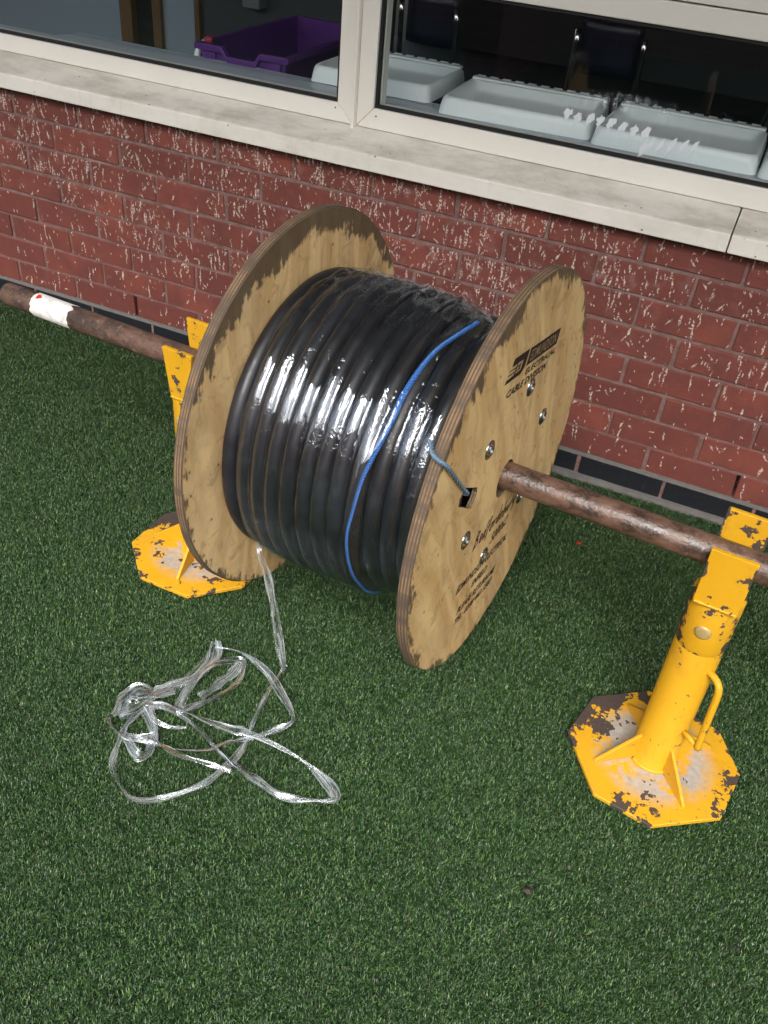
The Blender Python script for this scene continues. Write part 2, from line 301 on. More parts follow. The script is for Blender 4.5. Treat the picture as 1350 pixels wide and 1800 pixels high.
def mat_yellow(name, plate=False, wear=0.0, seed=0.0, edges=False):
    s = M(name); p = s.pos(); o = s.obj(); x, y, z = s.xyz(o)
    ps = s.map(p, loc=(seed, seed * 1.7, 0))
    n1 = s.noise(ps, 26.0, 5.0, 0.62); n2 = s.noise(s.map(ps, sc=(1, 1, 1)), 95.0, 3.0, 0.6); tone = s.noise(ps, 9.0, 3.0)
    c = s.mix(tone, (0.53, 0.262, 0.006), (0.64, 0.345, 0.010))
    c = s.mix(s.ramp(n2, 0.55, 0.8, 0.0, 0.4), c, (0.50, 0.235, 0.008))
    c = s.mix(s.ramp(s.noise(ps, 13.0, 6.0, 0.75), 0.50, 0.74, 0.0, 0.55), c, (0.40, 0.20, 0.016))
    c = s.mix(s.ramp(s.noise(s.map(ps, sc=(1, 1, 0.25)), 60.0, 5.0, 0.7), 0.56, 0.72, 0.0, 0.4), c, (0.34, 0.175, 0.02))
    sv = s.n('TexVoronoi', {'feature': 'F1'}, Vector=s.map(s.map(ps, rot=(0.5, 0.3, 0.7)), sc=(160, 160, 22)), Scale=1.0)
    c = s.mix(s.math('MULTIPLY', s.math('LESS_THAN', s.xyz(sv.outputs['Color'])[0], 0.05), s.ramp(sv.outputs['Distance'], 0.10, 0.28, 0.75, 0.0)), c, (0.10, 0.055, 0.02))
    k = s.math('ADD', n1, s.math('MULTIPLY', s.math('SUBTRACT', n2, 0.5), 0.35))
    if not plate and not edges: k = s.math('ADD', k, s.ramp(z, 0.17, 0.325, 0.0, 0.085))
    if edges:
        ex = s.ramp(s.math('ABSOLUTE', x), 0.0295, 0.0350, 0.0, 0.13); k = s.math('ADD', k, ex)
        k = s.math('ADD', k, s.ramp(s.math('ABSOLUTE', s.math('SUBTRACT', z, 0.322)), 0.022, 0.002, 0.0, 0.09))
    if plate:
        rr = s.math('SQRT', s.math('ADD', s.math('MULTIPLY', x, x), s.math('MULTIPLY', y, y)))
        big = s.noise(ps, 8.0, 2.0)
        k = s.math('ADD', k, s.ramp(rr, 0.115, 0.158, 0.0, 0.12)); k = s.math('ADD', k, s.math('MULTIPLY', s.math('SUBTRACT', big, 0.5), 0.62))
        k = s.math('ADD', k, s.ramp(s.math('SUBTRACT', y, s.math('MULTIPLY', x, 0.6)), 0.00, 0.15, 0.0, 0.17))
        # dried cement dust smeared around the gussets
        cem = s.math('MULTIPLY', s.ramp(s.noise(ps, 17.0, 6.0, 0.7), 0.40, 0.52), s.ramp(rr, 0.125, 0.080))
        c = s.mix(s.math('MULTIPLY', cem, 0.95), c, s.mix(n2, (0.17, 0.165, 0.16), (0.47, 0.45, 0.42)))
        c = s.mix(s.ramp(s.noise(ps, 20.0, 4.0), 0.55, 0.75, 0.0, 0.4), c, (0.42, 0.25, 0.05))
    chip = s.ramp(k, 0.665 - wear, 0.675 - wear)
    dk = s.mix(n2, (0.022, 0.018, 0.016), (0.085, 0.058, 0.045))
    c = s.mix(chip, c, dk)
    ro = s.math('ADD', 0.40, s.math('MULTIPLY', s.math('MAXIMUM', chip, tone), 0.30))
    return s.surf(Base_Color=c, Roughness=ro, Normal=s.bump(s.math('ADD', s.math('MULTIPLY', chip, -1.0), s.math('MULTIPLY', n2, 0.35)), 0.45, 0.0012))
def mat_cable():
    s = M('black_cable'); v = s.uv(); p = s.obj(); nz = s.noise(p, 45.0, 4.0); d = s.noise(p, 7.0, 4.0)
    c = s.mix(s.ramp(d, 0.4, 0.7), (0.006, 0.0065, 0.009), (0.017, 0.018, 0.024))
    return s.surf(Base_Color=c, Roughness=s.ramp(nz, 0.3, 0.7, 0.38, 0.55), Normal=s.bump(nz, 0.08, 0.002))
def mat_rope(name='blue_rope', c0=(0.008, 0.060, 0.27), c1=(0.055, 0.22, 0.58)):
    s = M(name); p = s.obj(); nz = s.noise(p, 260.0, 3.0)
    return s.surf(Base_Color=s.mix(nz, c0, c1), Roughness=0.38, Normal=s.bump(nz, 0.3, 0.001))
def mat_grass():
    s = M('turf_blades'); at = s.n('Attribute', {'attribute_name': 'blade'}); r_, g_, b_ = s.xyz(at.outputs['Vector'])
    big = s.noise(s.pos(), 3.5, 4.0, 0.6)
    c = s.mix(r_, (0.006, 0.022, 0.006), (0.042, 0.112, 0.028))
    c = s.mix(s.ramp(r_, 0.72, 0.97), c, (0.145, 0.255, 0.080))
    c = s.mix(s.ramp(big, 0.4, 0.7, 0.0, 0.25), c, (0.040, 0.080, 0.030))
    c = s.mix(s.ramp(g_, 0.95, 0.98, 0.0, 0.7), c, (0.13, 0.12, 0.055))
    b = s.n('BsdfPrincipled', None, Base_Color=c, Roughness=0.40, Specular_IOR_Level=0.55)
    t = s.n('BsdfTranslucent', None, Color=c); mx = s.n('MixShader', None, i0=0.18, i1=b, i2=t)
    s.t.links.new(mx.outputs[0], s.out.inputs[0]); return s.m
def mat_ground():
    s = M('turf_backing'); p = s.pos(); a = s.noise(p, 300.0, 3.0, 0.7); b = s.noise(p, 4.0, 4.0)
    c = s.mix(s.ramp(a, 0.3, 0.75), (0.006, 0.014, 0.005), (0.026, 0.055, 0.017)); c = s.mix(s.ramp(b, 0.3, 0.7, 0.0, 0.3), c, (0.026, 0.05, 0.02))
    return s.surf(Base_Color=c, Roughness=0.8, Normal=s.bump(a, 0.8, 0.006))
def mat_far_brick():
    s = M('far_brickwork'); p = s.pos(); x, y, z = s.xyz(p)
    bt = s.n('TexBrick', None, Vector=s.vec(s.math('ADD', x, y), z, 0.0), Color1=(0.17, 0.045, 0.035), Color2=(0.12, 0.035, 0.03), Mortar=(0.25, 0.20, 0.18), Scale=1.0, Mortar_Size=0.006)
    bt.inputs['Brick Width'].default_value = 0.225; bt.inputs['Row Height'].default_value = 0.075
    return s.surf(Base_Color=bt.outputs[0], Roughness=0.85)
def mat_label():
    s = M('torn_label'); p = s.obj(); n1 = s.noise(p, 55.0, 5.0, 0.7); n2 = s.noise(p, 20.0, 3.0)
    c = s.mix(s.ramp(n1, 0.5, 0.68, 0.0, 0.6), (0.72, 0.70, 0.67), (0.36, 0.29, 0.25)); c = s.mix(s.ramp(n2, 0.55, 0.75, 0.0, 0.6), c, (0.52, 0.45, 0.40))
    return s.surf(Base_Color=c, Roughness=0.6, Normal=s.bump(n1, 0.3, 0.001))

MAT = dict(
    fillet=simple('grey_mortar', (0.17, 0.155, 0.145), 0.9, 0, 0.35, 60, 0.5),
    brick=mat_brick(), mortar=mat_mortar(), black_brick=mat_black_brick(), frame=mat_cream('cream_frame'), sill=mat_cream('cream_sill', 0.80),
    glass=mat_glass(), gasket=simple('black_gasket', (0.006, 0.006, 0.007), 0.6), screw=simple('dark_screw', (0.10, 0.09, 0.08), 0.5, 0.6),
    plyL=mat_ply('plywood_left', 4, 0.010, 0.046, (1.36, 1.33, 1.22)), plyR=mat_ply('plywood_right', -24, 0.010, 0.012, (1.22, 1.17, 1.0)), plyedge=mat_plyedge(),
    pipe=mat_pipe(), plate=mat_yellow('yellow_plate', True, 0.020), yellow=mat_yellow('yellow_paint', False, -0.012), yoke=mat_yellow('yellow_yoke', False, 0.040, 3.0, True),
    bare=simple('bare_plate_edge', (0.10, 0.075, 0.055), 0.6, 0.3), cable=mat_cable(), rope=mat_rope(), rope_grey=mat_rope('grubby_rope', (0.045, 0.075, 0.12), (0.16, 0.26, 0.36)),
    wrap=mat_film('cable_wrap_film', 0.125, 0.012, 0.060, (64, 2.4, 1), 0.50, True, 0.38, (58, 11, 1)),
    film=mat_film('loose_film', 0.21, 0.62, 0.10, (16, 240, 1), 0.40, True, 0.40), grass=mat_grass(), ground=mat_ground(), far_brick=mat_far_brick(), label=mat_label(),
    ink=simple('black_ink', (0.010, 0.009, 0.008), 0.6), ink_gap=simple('bare_wood_lettering', (0.30, 0.20, 0.10), 0.6), zinc=simple('zinc_bolt', (0.55, 0.54, 0.52), 0.25, 1.0, 0.15, 60),
    wood_dark=simple('door_timber', (0.16, 0.085, 0.03), 0.45, 0, 0.3, 12), roomwall=simple('blue_grey_wall', (0.30, 0.36, 0.42), 0.7, 0, 0.05, 3), darkwall=simple('dark_grey_wall', (0.045, 0.05, 0.055), 0.7, 0, 0.05, 3),
    carpet=simple('dark_carpet', (0.014, 0.015, 0.017), 0.95, 0, 0.2, 90), ledge=simple('shaded_white_ledge', (0.46, 0.49, 0.55), 0.35, 0, 0.06, 20), white=simple('white_plastic', (0.86, 0.88, 0.88), 0.4, 0, 0.03, 14),  # ledge is white, its indoor shade mixed into a grey base colour
    purple=simple('purple_plastic', (0.085, 0.016, 0.165), 0.38, 0, 0.08, 9), navy=simple('navy_plastic', (0.006, 0.008, 0.020), 0.4), chrome=simple('chrome', (0.75, 0.75, 0.76), 0.18, 1.0, 0.03),
    greybox=simple('grey_trunking', (0.16, 0.17, 0.18), 0.6), red=simple('red_plastic', (0.55, 0.02, 0.015), 0.5), maroon=simple('maroon_plastic', (0.22, 0.012, 0.04), 0.4), leafm=simple('dead_leaf', (0.045, 0.022, 0.02), 0.8), dabw=simple('white_dab', (0.72, 0.75, 0.80), 0.6),
    canopy=simple('canopy_soffit', (0.30, 0.30, 0.29), 0.8, 0, 0.05, 2), black=simple('dark_cavity', (0.004, 0.004, 0.004), 0.9), saddle=simple('dark_steel', (0.06, 0.045, 0.035), 0.6, 0.3),
    plug=simple('pin_end', (0.42, 0.30, 0.12), 0.45, 0.2, 0.3, 40))

# ------------------------------------------------------------------ the setting: ground, canopy, room shell, courtyard
GZ = -0.012
tag(mobj('ground', [(-60, -60, GZ), (60, -60, GZ), (60, 0.30, GZ), (-60, 0.30, GZ)], [(0, 1, 2, 3)], MAT['ground']), kind='structure')
CAN_Y, CAN_Z = -2.45, 2.70
tag(box('canopy', -5.5, 4.5, CAN_Y, 0.30, CAN_Z, CAN_Z + 0.16, MAT['canopy']), kind='structure')
tag(box('wall_upper', -5.5, 4.5, 0.0, 0.14, 2.06, CAN_Z - 0.002, MAT['far_brick']), kind='structure')
tag(box('room_floor', -5.4, 3.0, 0.14, 5.2, -0.10, 0.0, MAT['carpet']), kind='structure')
tag(box('room_ceiling', -5.4, 3.0, 0.142, 5.2, 2.42, 2.52, MAT['darkwall']), kind='structure')
tag(box('room_wall_left', -5.5, -5.4, 0.142, 5.3, 0.0, 2.42, MAT['roomwall']), kind='structure')
tag(box('room_wall_right', 3.0, 3.1, 0.142, 5.3, 0.0, 2.42, MAT['darkwall']), kind='structure')
tag(box('room_wall_back', -3.05, 3.0, 5.2, 5.3, 0.0, 2.42, MAT['darkwall']), kind='structure')
tag(box('room_partition', -5.4, -3.62, 2.5, 2.6, 0.0, 2.42, MAT['roomwall']), kind='structure')
tag(box('room_partition_pier', -3.35, -3.13, 2.5, 2.6, 0.0, 2.42, MAT['roomwall']), kind='structure')
tag(box('room_partition_dark', -3.10, -2.02, 2.5, 2.6, 0.0, 2.42, MAT['darkwall']), kind='structure')
tag(box('window_reveal_wall', -5.4, 3.0, 0.104, 0.24, 0.02, 0.735, MAT['roomwall']), kind='structure')
cw = empty('courtyard_wall', (0, -6.15, 0)); tag(cw, 'brick wall across the courtyard, seen only as a dim reflection in the right window', 'wall')
box('brickwork', -7, 7, -0.3, 0, GZ, 2.95, MAT['far_brick'], cw); box('coping', -7, 7, -0.34, 0.04, 2.952, 3.03, MAT['canopy'], cw)
lw_ = empty('low_wall', (-1.95, -5.1, 0)); tag(lw_, 'low brick wall running off the far courtyard wall, seen only as a window reflection', 'wall')
box('brickwork', -0.22, 0, -1.03, 1.1, GZ, 0.55, MAT['far_brick'], lw_); box('coping', -0.24, 0.02, -1.03, 1.12, 0.552, 0.60, MAT['canopy'], lw_)

# ------------------------------------------------------------------ brick wall: every brick a piece
wall = empty('brick_wall', (0, 0, 0)); tag(wall, 'red brick wall with pale scratches above a black base course, under the long window sill', 'wall')
XO = [0.0067, 0.0077, 0.0064, 0.0073, -0.002, 0.0006, -0.0044, -0.0223]; ZO = [0.001, -0.0008, -0.002, -0.0021, -0.0012, 0.0006, 0.0017, 0.0029]
def brick_mesh(i, w, h, m):
    bm = bmesh.new(); g = random.Random(100 + i)
    vs_ = bm_box(bm, -w / 2, w / 2, 0, 0.06, 0, h)
    bmesh.ops.bevel(bm, geom=bm.edges[:], offset=0.0022, segments=1, affect='EDGES')
    for v in bm.verts:
        v.co.x += g.uniform(-.0013, .0013); v.co.z += g.uniform(-.0010, .0010); v.co.y += g.uniform(-.0007, .0007)
    bmesh.ops.recalc_face_normals(bm, faces=bm.faces[:])
    me = bpy.data.meshes.new('brick'); bm.to_mesh(me); bm.free(); me.materials.append(m); return me
BR = [brick_mesh(i, 0.2160, 0.0672, MAT['brick']) for i in range(10)]
BB = [brick_mesh(50 + i, 0.217, 0.056, MAT['black_brick']) for i in range(4)]
XL, XR = -3.3, 1.1
for k in range(8):
    z = 0.072 + 0.075 * k + ZO[k]; base = (0.0 if k % 2 == 0 else 0.1125) + XO[k]
    n0 = int((XL - base) / 0.225); n1 = int((XR - base) / 0.225)
    for n in range(n0, n1 + 1):
        o = bpy.data.objects.new('brick', random.choice(BR)); col.objects.link(o); o.parent = wall
        o.location = (base + n * 0.225 + random.uniform(-.0016, .0016), random.uniform(-.0012, .0012), z + random.uniform(-.0008, .0008))
        o.rotation_euler = (random.uniform(-.008, .008), random.uniform(-.0035, .0035), random.uniform(-.005, .005))
for n in range(-15, 6):
    o = bpy.data.objects.new('brick', random.choice(BB)); col.objects.link(o); o.parent = wall
    o.location = (-0.157 + n * 0.2265, 0.001 + random.uniform(-.001, .001), 0.0055 + random.uniform(-.001, .001)); o.rotation_euler = (0, random.uniform(-.003, .003), random.uniform(-.004, .004))
# mortar bed with two open weep slots in the lowest red course
weeps = [(0.1125 + XO[0], 0.0725, 0.137), (-1.6875 + XO[0], 0.0725, 0.137)]
xs = [XL - 0.1]; 
for wx, _, _ in sorted(weeps): xs += [wx - 0.006, wx + 0.006]
xs.append(XR + 0.1)
bm = bmesh.new(); YM = 0.0042
for i in range(len(xs) - 1):
    if i % 2 == 0: bm_box(bm, xs[i], xs[i + 1], YM, 0.09, GZ, 0.680)
    else:
        bm_box(bm, xs[i], xs[i + 1], YM, 0.09, GZ, 0.0715); bm_box(bm, xs[i], xs[i + 1], YM, 0.09, 0.138, 0.680); bm_box(bm, xs[i], xs[i + 1], 0.06, 0.09, 0.0715, 0.138)
bmobj('mortar', bm, MAT['mortar'], wall)
# squeezed-out mortar fillet along the foot of the wall and a thin bed between black and red courses
bm = bmesh.new(); nseg = 220
for lo, hi, yb, seed in ((GZ, 0.0075, -0.010, 3.0), (0.0615, 0.0725, -0.0012, 9.0)):
    prev = None
    for i in range(nseg + 1):
        x = XL + (XR - XL) * i / nseg; w = noise.noise(Vector((x * 9, seed, 0))) ; w2 = noise.noise(Vector((x * 23, seed + 5, 0)))
        y = yb + 0.004 * w * (1 if hi < 0.02 else 0.25); zt = hi + (0.003 * w2 if hi < 0.02 else 0.0007 * w2)
        cur = [bm.verts.new((x, y, lo)), bm.verts.new((x, y, zt - 0.001)), bm.verts.new((x, YM + 0.003, zt))]
        if prev:
            for a in range(2): bm.faces.new((prev[a], cur[a], cur[a + 1], prev[a + 1]))
        prev = cur
bmobj('mortar_fillet', bm, MAT['fillet'], wall)

# ------------------------------------------------------------------ window sill in sections
sill_prof = [(-0.046, 0.676), (-0.0445, 0.713), (-0.040, 0.716), (0.049, 0.7445), (0.104, 0.7445), (0.104, 0.690), (-0.036, 0.682), (-0.0385, 0.674)]
for x0, x1, lab in ((-3.6, -0.0745, 'long grimy cream sill section running left from the sill joint'), (-0.0715, 1.4, 'short cream sill section right of the sill joint at the right edge')):
    o = prism('window_sill', sill_prof, 'x', x0, x1, MAT['sill']); bevel_mod(o, 0.0018, 2, 20); tag(o, lab, 'window sill', 'cream sill sections')

# ------------------------------------------------------------------ windows
YF, YB = 0.050, 0.104
def rail(name, pts, parent, yf=YF, yb=YB, m=None):
    o = prism(name, pts, 'y', yf, yb, m or MAT['frame'], parent); return bevel_mod(o, 0.0022, 2, 30)
def rect_frame(parent, x0, x1, z0, z1, w, wb=None, wt=None):
    """mitred frame of four rails between outer (x0..z1) and inner rectangles"""
    wb = wb or w; wt = wt or w; a = (x0, z0), (x1, z0), (x1, z1), (x0, z1); b = (x0 + w, z0 + wb), (x1 - w, z0 + wb), (x1 - w, z1 - wt), (x0 + w, z1 - wt)
    e = 0.0005
    for i, nm in enumerate(('bottom_rail', 'stile', 'top_rail', 'stile')):
        j = (i + 1) % 4; pts = [a[i], a[j], b[j], b[i]]
        cx = sum(p[0] for p in pts) / 4; cz = sum(p[1] for p in pts) / 4
        pts = [(p[0] + (e if p[0] < cx else -e) * (1 if i % 2 == 0 else 0), p[1] + (e if p[1] < cz else -e) * (0 if i % 2 == 0 else 1)) for p in pts]
        rail(nm, pts, parent)
    X0, X1, Z0, Z1 = b[0][0], b[1][0], b[0][1], b[2][1]; g = 0.0070
    pane = box('pane', X0 - 0.004, X1 + 0.004, YF + 0.020, YF + 0.026, Z0 - 0.004, Z1 + 0.004, MAT['glass'], parent)
    bm = bmesh.new(); y0, y1 = YF + 0.008, YF + 0.0198
    bm_box(bm, X0 - 0.002, X1 + 0.002, y0, y1, Z0 - 0.002, Z0 + g); bm_box(bm, X0 - 0.002, X1 + 0.002, y0, y1, Z1 - g, Z1 + 0.002)
    bm_box(bm, X0 - 0.002, X0 + g, y0, y1, Z0 + g + .0002, Z1 - g - .0002); bm_box(bm, X1 - g, X1 + 0.002, y0, y1, Z0 + g + .0002, Z1 - g - .0002)
    bmobj('gasket', bm, MAT['gasket'], parent)
    bm = bmesh.new(); y0, y1 = YF + 0.0262, YB - 0.002; g = 0.0085
    bm_box(bm, X0 - 0.002, X0 + g, y0, y1, Z0 - 0.002, Z1); bm_box(bm, X1 - g, X1 + 0.002, y0, y1, Z0 - 0.002, Z1)
    bm_box(bm, X0 + g + .0002, X1 - g - .0002, y0, y1, Z0 - 0.002, Z0 + 0.003); bm_box(bm, X0 + g + .0002, X1 - g - .0002, y0, y1, Z1 - 0.006, Z1 + 0.002)
    bmobj('glazing_bead', bm, MAT['frame'], parent)
    return pane
def screws(parent, pts):
    for x, z in pts:
        o = prism('screw', [(x + 0.0022 * math.cos(t * math.pi / 4), z + 0.0022 * math.sin(t * math.pi / 4)) for t in range(8)], 'y', YF - 0.0006, YF + 0.004, MAT['screw'], parent)
ZB = 0.7455
wl = empty('window'); tag(wl, 'tall cream framed window left of the mullion, purple tray behind its glass', 'window', 'cream framed windows')
rect_frame(wl, -3.3, -1.0095, ZB, 2.05, 0.0435)
screws(wl, [(-1.058, 0.777)])
box('cover_strip', -1.0090, -1.0005, 0.036, 0.060, ZB - 0.005, 2.05, MAT['frame'], wl, 0.0018, 2)
wr = empty('window'); tag(wr, 'cream framed window right of the mullion, white box lids behind its low pane', 'window', 'cream framed windows')
pane = rect_frame(wr, -1.0000, 1.2, ZB, 1.1035, 0.0435, 0.0470, 0.0445)
screws(wr, [(-0.948, 0.776)])
wf = empty('window'); tag(wf, 'cream fanlight frame above the right window, cut off by the photo top', 'window', 'cream framed windows')
rect_frame(wf, -1.0000, 1.2, 1.1065, 2.05, 0.0435)
# ragged white dabs with drips on the outside of the right-hand pane
V = []; F = []; g = random.Random(5)
def dab(cx, cz, w, h, lean, drip):
    n = 14; b = len(V); yy = YF + 0.0197
    for i in range(n):
        t = 2 * math.pi * i / n; rr = 1 + g.uniform(-.32, .32)
        dx = w * 0.5 * math.cos(t) * rr; dz = h * 0.5 * math.sin(t) * rr
        V.append((cx + dx + lean * dz, yy, cz + dz))
    F.append(tuple(range(b, b + n)))
    if drip:
        b = len(V); V.extend([(cx - .0018 - lean * h * .3, yy - .0001, cz - h * .3), (cx + .0016 - lean * h * .3, yy - .0001, cz - h * .3), (cx - lean * (h * .5 + drip) - .0004, yy - .0001, cz - h * .5 - drip)]); F.append((b, b + 1, b + 2))
for i in range(8): dab(-0.492 + i * 0.0255 + g.uniform(-.003, .003), 0.858 + g.uniform(-.003, .003) - 0.0008 * i, 0.017, 0.022, 0.25, g.uniform(.010, .026))
for i in range(5): dab(-0.300 + i * 0.024 + g.uniform(-.003, .003), 0.829 + 0.0035 * i + g.uniform(-.003, .003), 0.010, 0.026 - 0.002 * (i % 2), 0.45, 0.008 if i % 2 else 0.02)
dab(-0.312, 0.818, 0.012, 0.040, 0.3, 0.012)
o = mobj('white_dabs', V, F, MAT['dabw'], pane); sm = o.modifiers.new('thick', 'SOLIDIFY'); sm.thickness = 0.0004; o['kind'] = 'stuff'

# ------------------------------------------------------------------ indoors, seen through the glass
ld = empty('inner_ledge', (0, 0, 0)); tag(ld, 'white window ledge coloured grey as if shaded, with slotted grille edge inside the glass', 'ledge')
box('ledge_board', -3.2, 1.3, 0.1045, 0.262, 0.7405, 0.760, MAT['ledge'], ld, 0.002)
prism('ledge_step', [(-2.10, 0.2625), (-2.08, 0.30), (1.3, 0.30), (1.3, 0.2625)], 'z', 0.7407, 0.7598, MAT['ledge'], ld)
bm = bmesh.new(); x = -2.075
while x < 1.25:
    bm_box(bm, x, x + 0.0052, 0.3002, 0.338, 0.742, 0.7596); x += 0.0094
bm_box(bm, -2.078, 1.26, 0.3382, 0.3440, 0.742, 0.7594)
o = bmobj('grille_bars', bm, MAT['ledge'], ld); o['kind'] = 'stuff'
lt = empty('low_table', (-1.06, 0.70, 0.0)); tag(lt, 'dark table top just below the ledge, under the purple tray', 'table')
box('table_top', -0.96, 0.96, -0.35, 0.35, 0.54, 0.575, MAT['darkwall'], lt)
for sx in (-1, 1):
    for sy in (-1, 1): box('leg', sx * 0.90 - .02, sx * 0.90 + .02, sy * 0.30 - .02, sy * 0.30 + .02, 0.0, 0.5395, MAT['darkwall'], lt)
# white box lids lying on the ledge
def lid(loc, rz, w, d, label):
    root = empty('box_lid', loc, rz); tag(root, label, 'box lid', 'white box lids on the ledge')
    h = 0.041; bm = bmesh.new(); n = 6
    def ring(inset, z, rad, dyf=0.0):
        pts = []
        x0, x1, y0, y1 = -w / 2 + inset, w / 2 - inset, inset, d - inset
        for cx, cy, a0 in ((x1 - rad, y1 - rad, 0), (x0 + rad, y1 - rad, 90), (x0 + rad, y0 + rad, 180), (x1 - rad, y0 + rad, 270)):
            for i in range(n + 1):
                a = R(a0 + 90 * i / n); pts.append(bm.verts.new((cx + rad * math.cos(a), cy + rad * math.sin(a), z)))
        return pts
    rs = [ring(0, 0, .018), ring(.0035, h * .55, .020), ring(.006, h * .86, .022), ring(.011, h, .024), ring(.022, h - .002, .02), ring(.030, h - .024, .02), ring(.06, h - .027, .02)]
    for a, b in zip(rs, rs[1:]):
        for i in range(len(a)): bm.faces.new((a[i], a[(i + 1) % len(a)], b[(i + 1) % len(b)], b[i]))
    bm.faces.new(rs[-1]); bmobj('shell', bm, MAT['white'], root, True)
    box('back_ridge', -w / 2 + .012, w / 2 - .012, d - .034, d - .012, h - .001, h + .006, MAT['white'], root, .003)
    x = -w / 2 + .02
    while x < w / 2 - .04:
        box('hinge_tab', x, x + .022, d - .0118, d - .002, h - .002, h + .007, MAT['white'], root); x += .036
lid((-1.098, 0.318, 0.7605), R(1), 0.355, 0.30, 'white plastic box lid half hidden behind the window mullion, leftmost of the lids')
lid((-0.672, 0.262, 0.7605), R(3), 0.396, 0.285, 'white plastic box lid second from the mullion, in the middle of the row')
lid((-0.270, 0.254, 0.7605), R(1), 0.394, 0.30, 'white plastic box lid third from the mullion, behind the lower white dabs')
lid((0.125, 0.250, 0.7605), R(1), 0.388, 0.30, 'white plastic box lid at the right photo edge, mostly out of frame')
# purple storage tray
tr = empty('storage_tray', (-1.506, 0.348, 0.576), R(2)); tag(tr, 'deep purple plastic storage tray with dipped front rim behind the left glass', 'tray')
W2, D, H, tk = 0.137, 0.60, 0.222, 0.004
tp = 0.012
def wallq(name, a, b, c, d_, t=(0, 0, 0)):
    P = [Vector(v) for v in (a, b, c, d_)]; nrm = (P[1] - P[0]).cross(P[3] - P[0]).normalized() * tk
    V = P + [p + nrm for p in P]; mobj(name, V, [(0, 1, 2, 3), (7, 6, 5, 4), (0, 4, 5, 1), (1, 5, 6, 2), (2, 6, 7, 3), (3, 7, 4, 0)], MAT['purple'], tr)
wallq('side_wall', (-W2 + tp, tp, 0), (-W2 + tp, D - tp, 0), (-W2, D, H), (-W2, 0, H))
wallq('side_wall', (W2 - tp, D - tp, 0), (W2 - tp, tp, 0), (W2, 0, H), (W2, D, H))
wallq('back_wall', (-W2 + tp, D - tp, 0), (W2 - tp, D - tp, 0), (W2, D, H), (-W2, D, H))
box('tray_floor', -W2 + tp, W2 - tp, tp, D - tp, 0, tk, MAT['purple'], tr)
dip = [(-W2, H), (-0.062, H), (-0.042, H - 0.024), (0.042, H - 0.024), (0.060, H), (W2, H)]
prism('front_wall', [(-W2 + tp, 0.0)] + [(p[0], p[1] - 0.002) for p in dip] + [(W2 - tp, 0.0)], 'y', 0.002, 0.006, MAT['purple'], tr)
rim = [(p[0] * 1.02, p[1]) for p in dip]
bevel_mod(prism('front_rim', rim + [(p[0], p[1] - 0.017) for p in rim[::-1]], 'y', -0.014, 0.0015, MAT['purple'], tr), 0.002)
box('side_rim', -W2 - 0.014, -W2 - 0.0005, -0.013, D + 0.012, H - 0.016, H, MAT['purple'], tr, .002); box('side_rim', W2 + 0.0005, W2 + 0.014, -0.013, D + 0.012, H - 0.016, H, MAT['purple'], tr, .002)
box('back_rim', -W2, W2, D + 0.0005, D + 0.013, H - 0.016, H - .0002, MAT['purple'], tr, .002)
for sx in (-0.105, 0.105): box('rib', sx - 0.018, sx + 0.018, -0.006, 0.0018, H - 0.10, H - 0.02, MAT['purple'], tr, .002)
# handle of something white and red beside the tray
hb = empty('scoop', (-1.66, 0.37, 0.60)); tag(hb, 'pink and white curved plastic handle poking up left of the purple tray', 'handle')
tube('white_grip', catmull([(-0.02, 0, 0), (-0.018, 0, .13), (-0.005, 0, .175), (0.018, 0, .196)], 6), 0.010, MAT['white'], hb, 8)
tube('red_tip', catmull([(0.0185, 0, .1965), (0.030, 0, .203), (0.042, 0, .200)], 5), 0.0125, MAT['maroon'], hb, 8)
box('foot', -0.05, 0.03, -0.02, 0.02, -0.0245, 0.0, MAT['maroon'], hb, .004)
# doorway in the back of the room
dr = empty('doorway', (-3.48, 2.5, 0)); tag(dr, 'narrow dark doorway with brown timber jambs at the back of the room', 'doorway')
box('jamb', -0.14, -0.062, -0.03, 0.10, 0, 2.1, MAT['wood_dark'], dr); box('jamb', 0.078, 0.13, -0.03, 0.10, 0, 2.1, MAT['wood_dark'], dr); box('door_leaf', -0.0615, 0.0775, 0.02, 0.06, 0, 2.1, MAT['black'], dr)
tag(box('timber_post', -3.1298, -3.1002, 2.47, 2.62, 0, 2.4, MAT['wood_dark']), 'thin brown timber post between pale wall and dark wall indoors', 'post')
tag(box('wall_socket_box', -3.02, -2.82, 2.44, 2.4995, 0.555, 0.80, MAT['greybox'], None, .004), 'wide grey electrical box on the dark indoor wall', 'electrical box', 'grey boxes on the dark wall')
tag(box('wall_socket_box', -2.80, -2.70, 2.42, 2.4995, 0.525, 0.80, MAT['greybox'], None, .004), 'narrow grey electrical box right of the wide one on the dark indoor wall', 'electrical box', 'grey boxes on the dark wall')
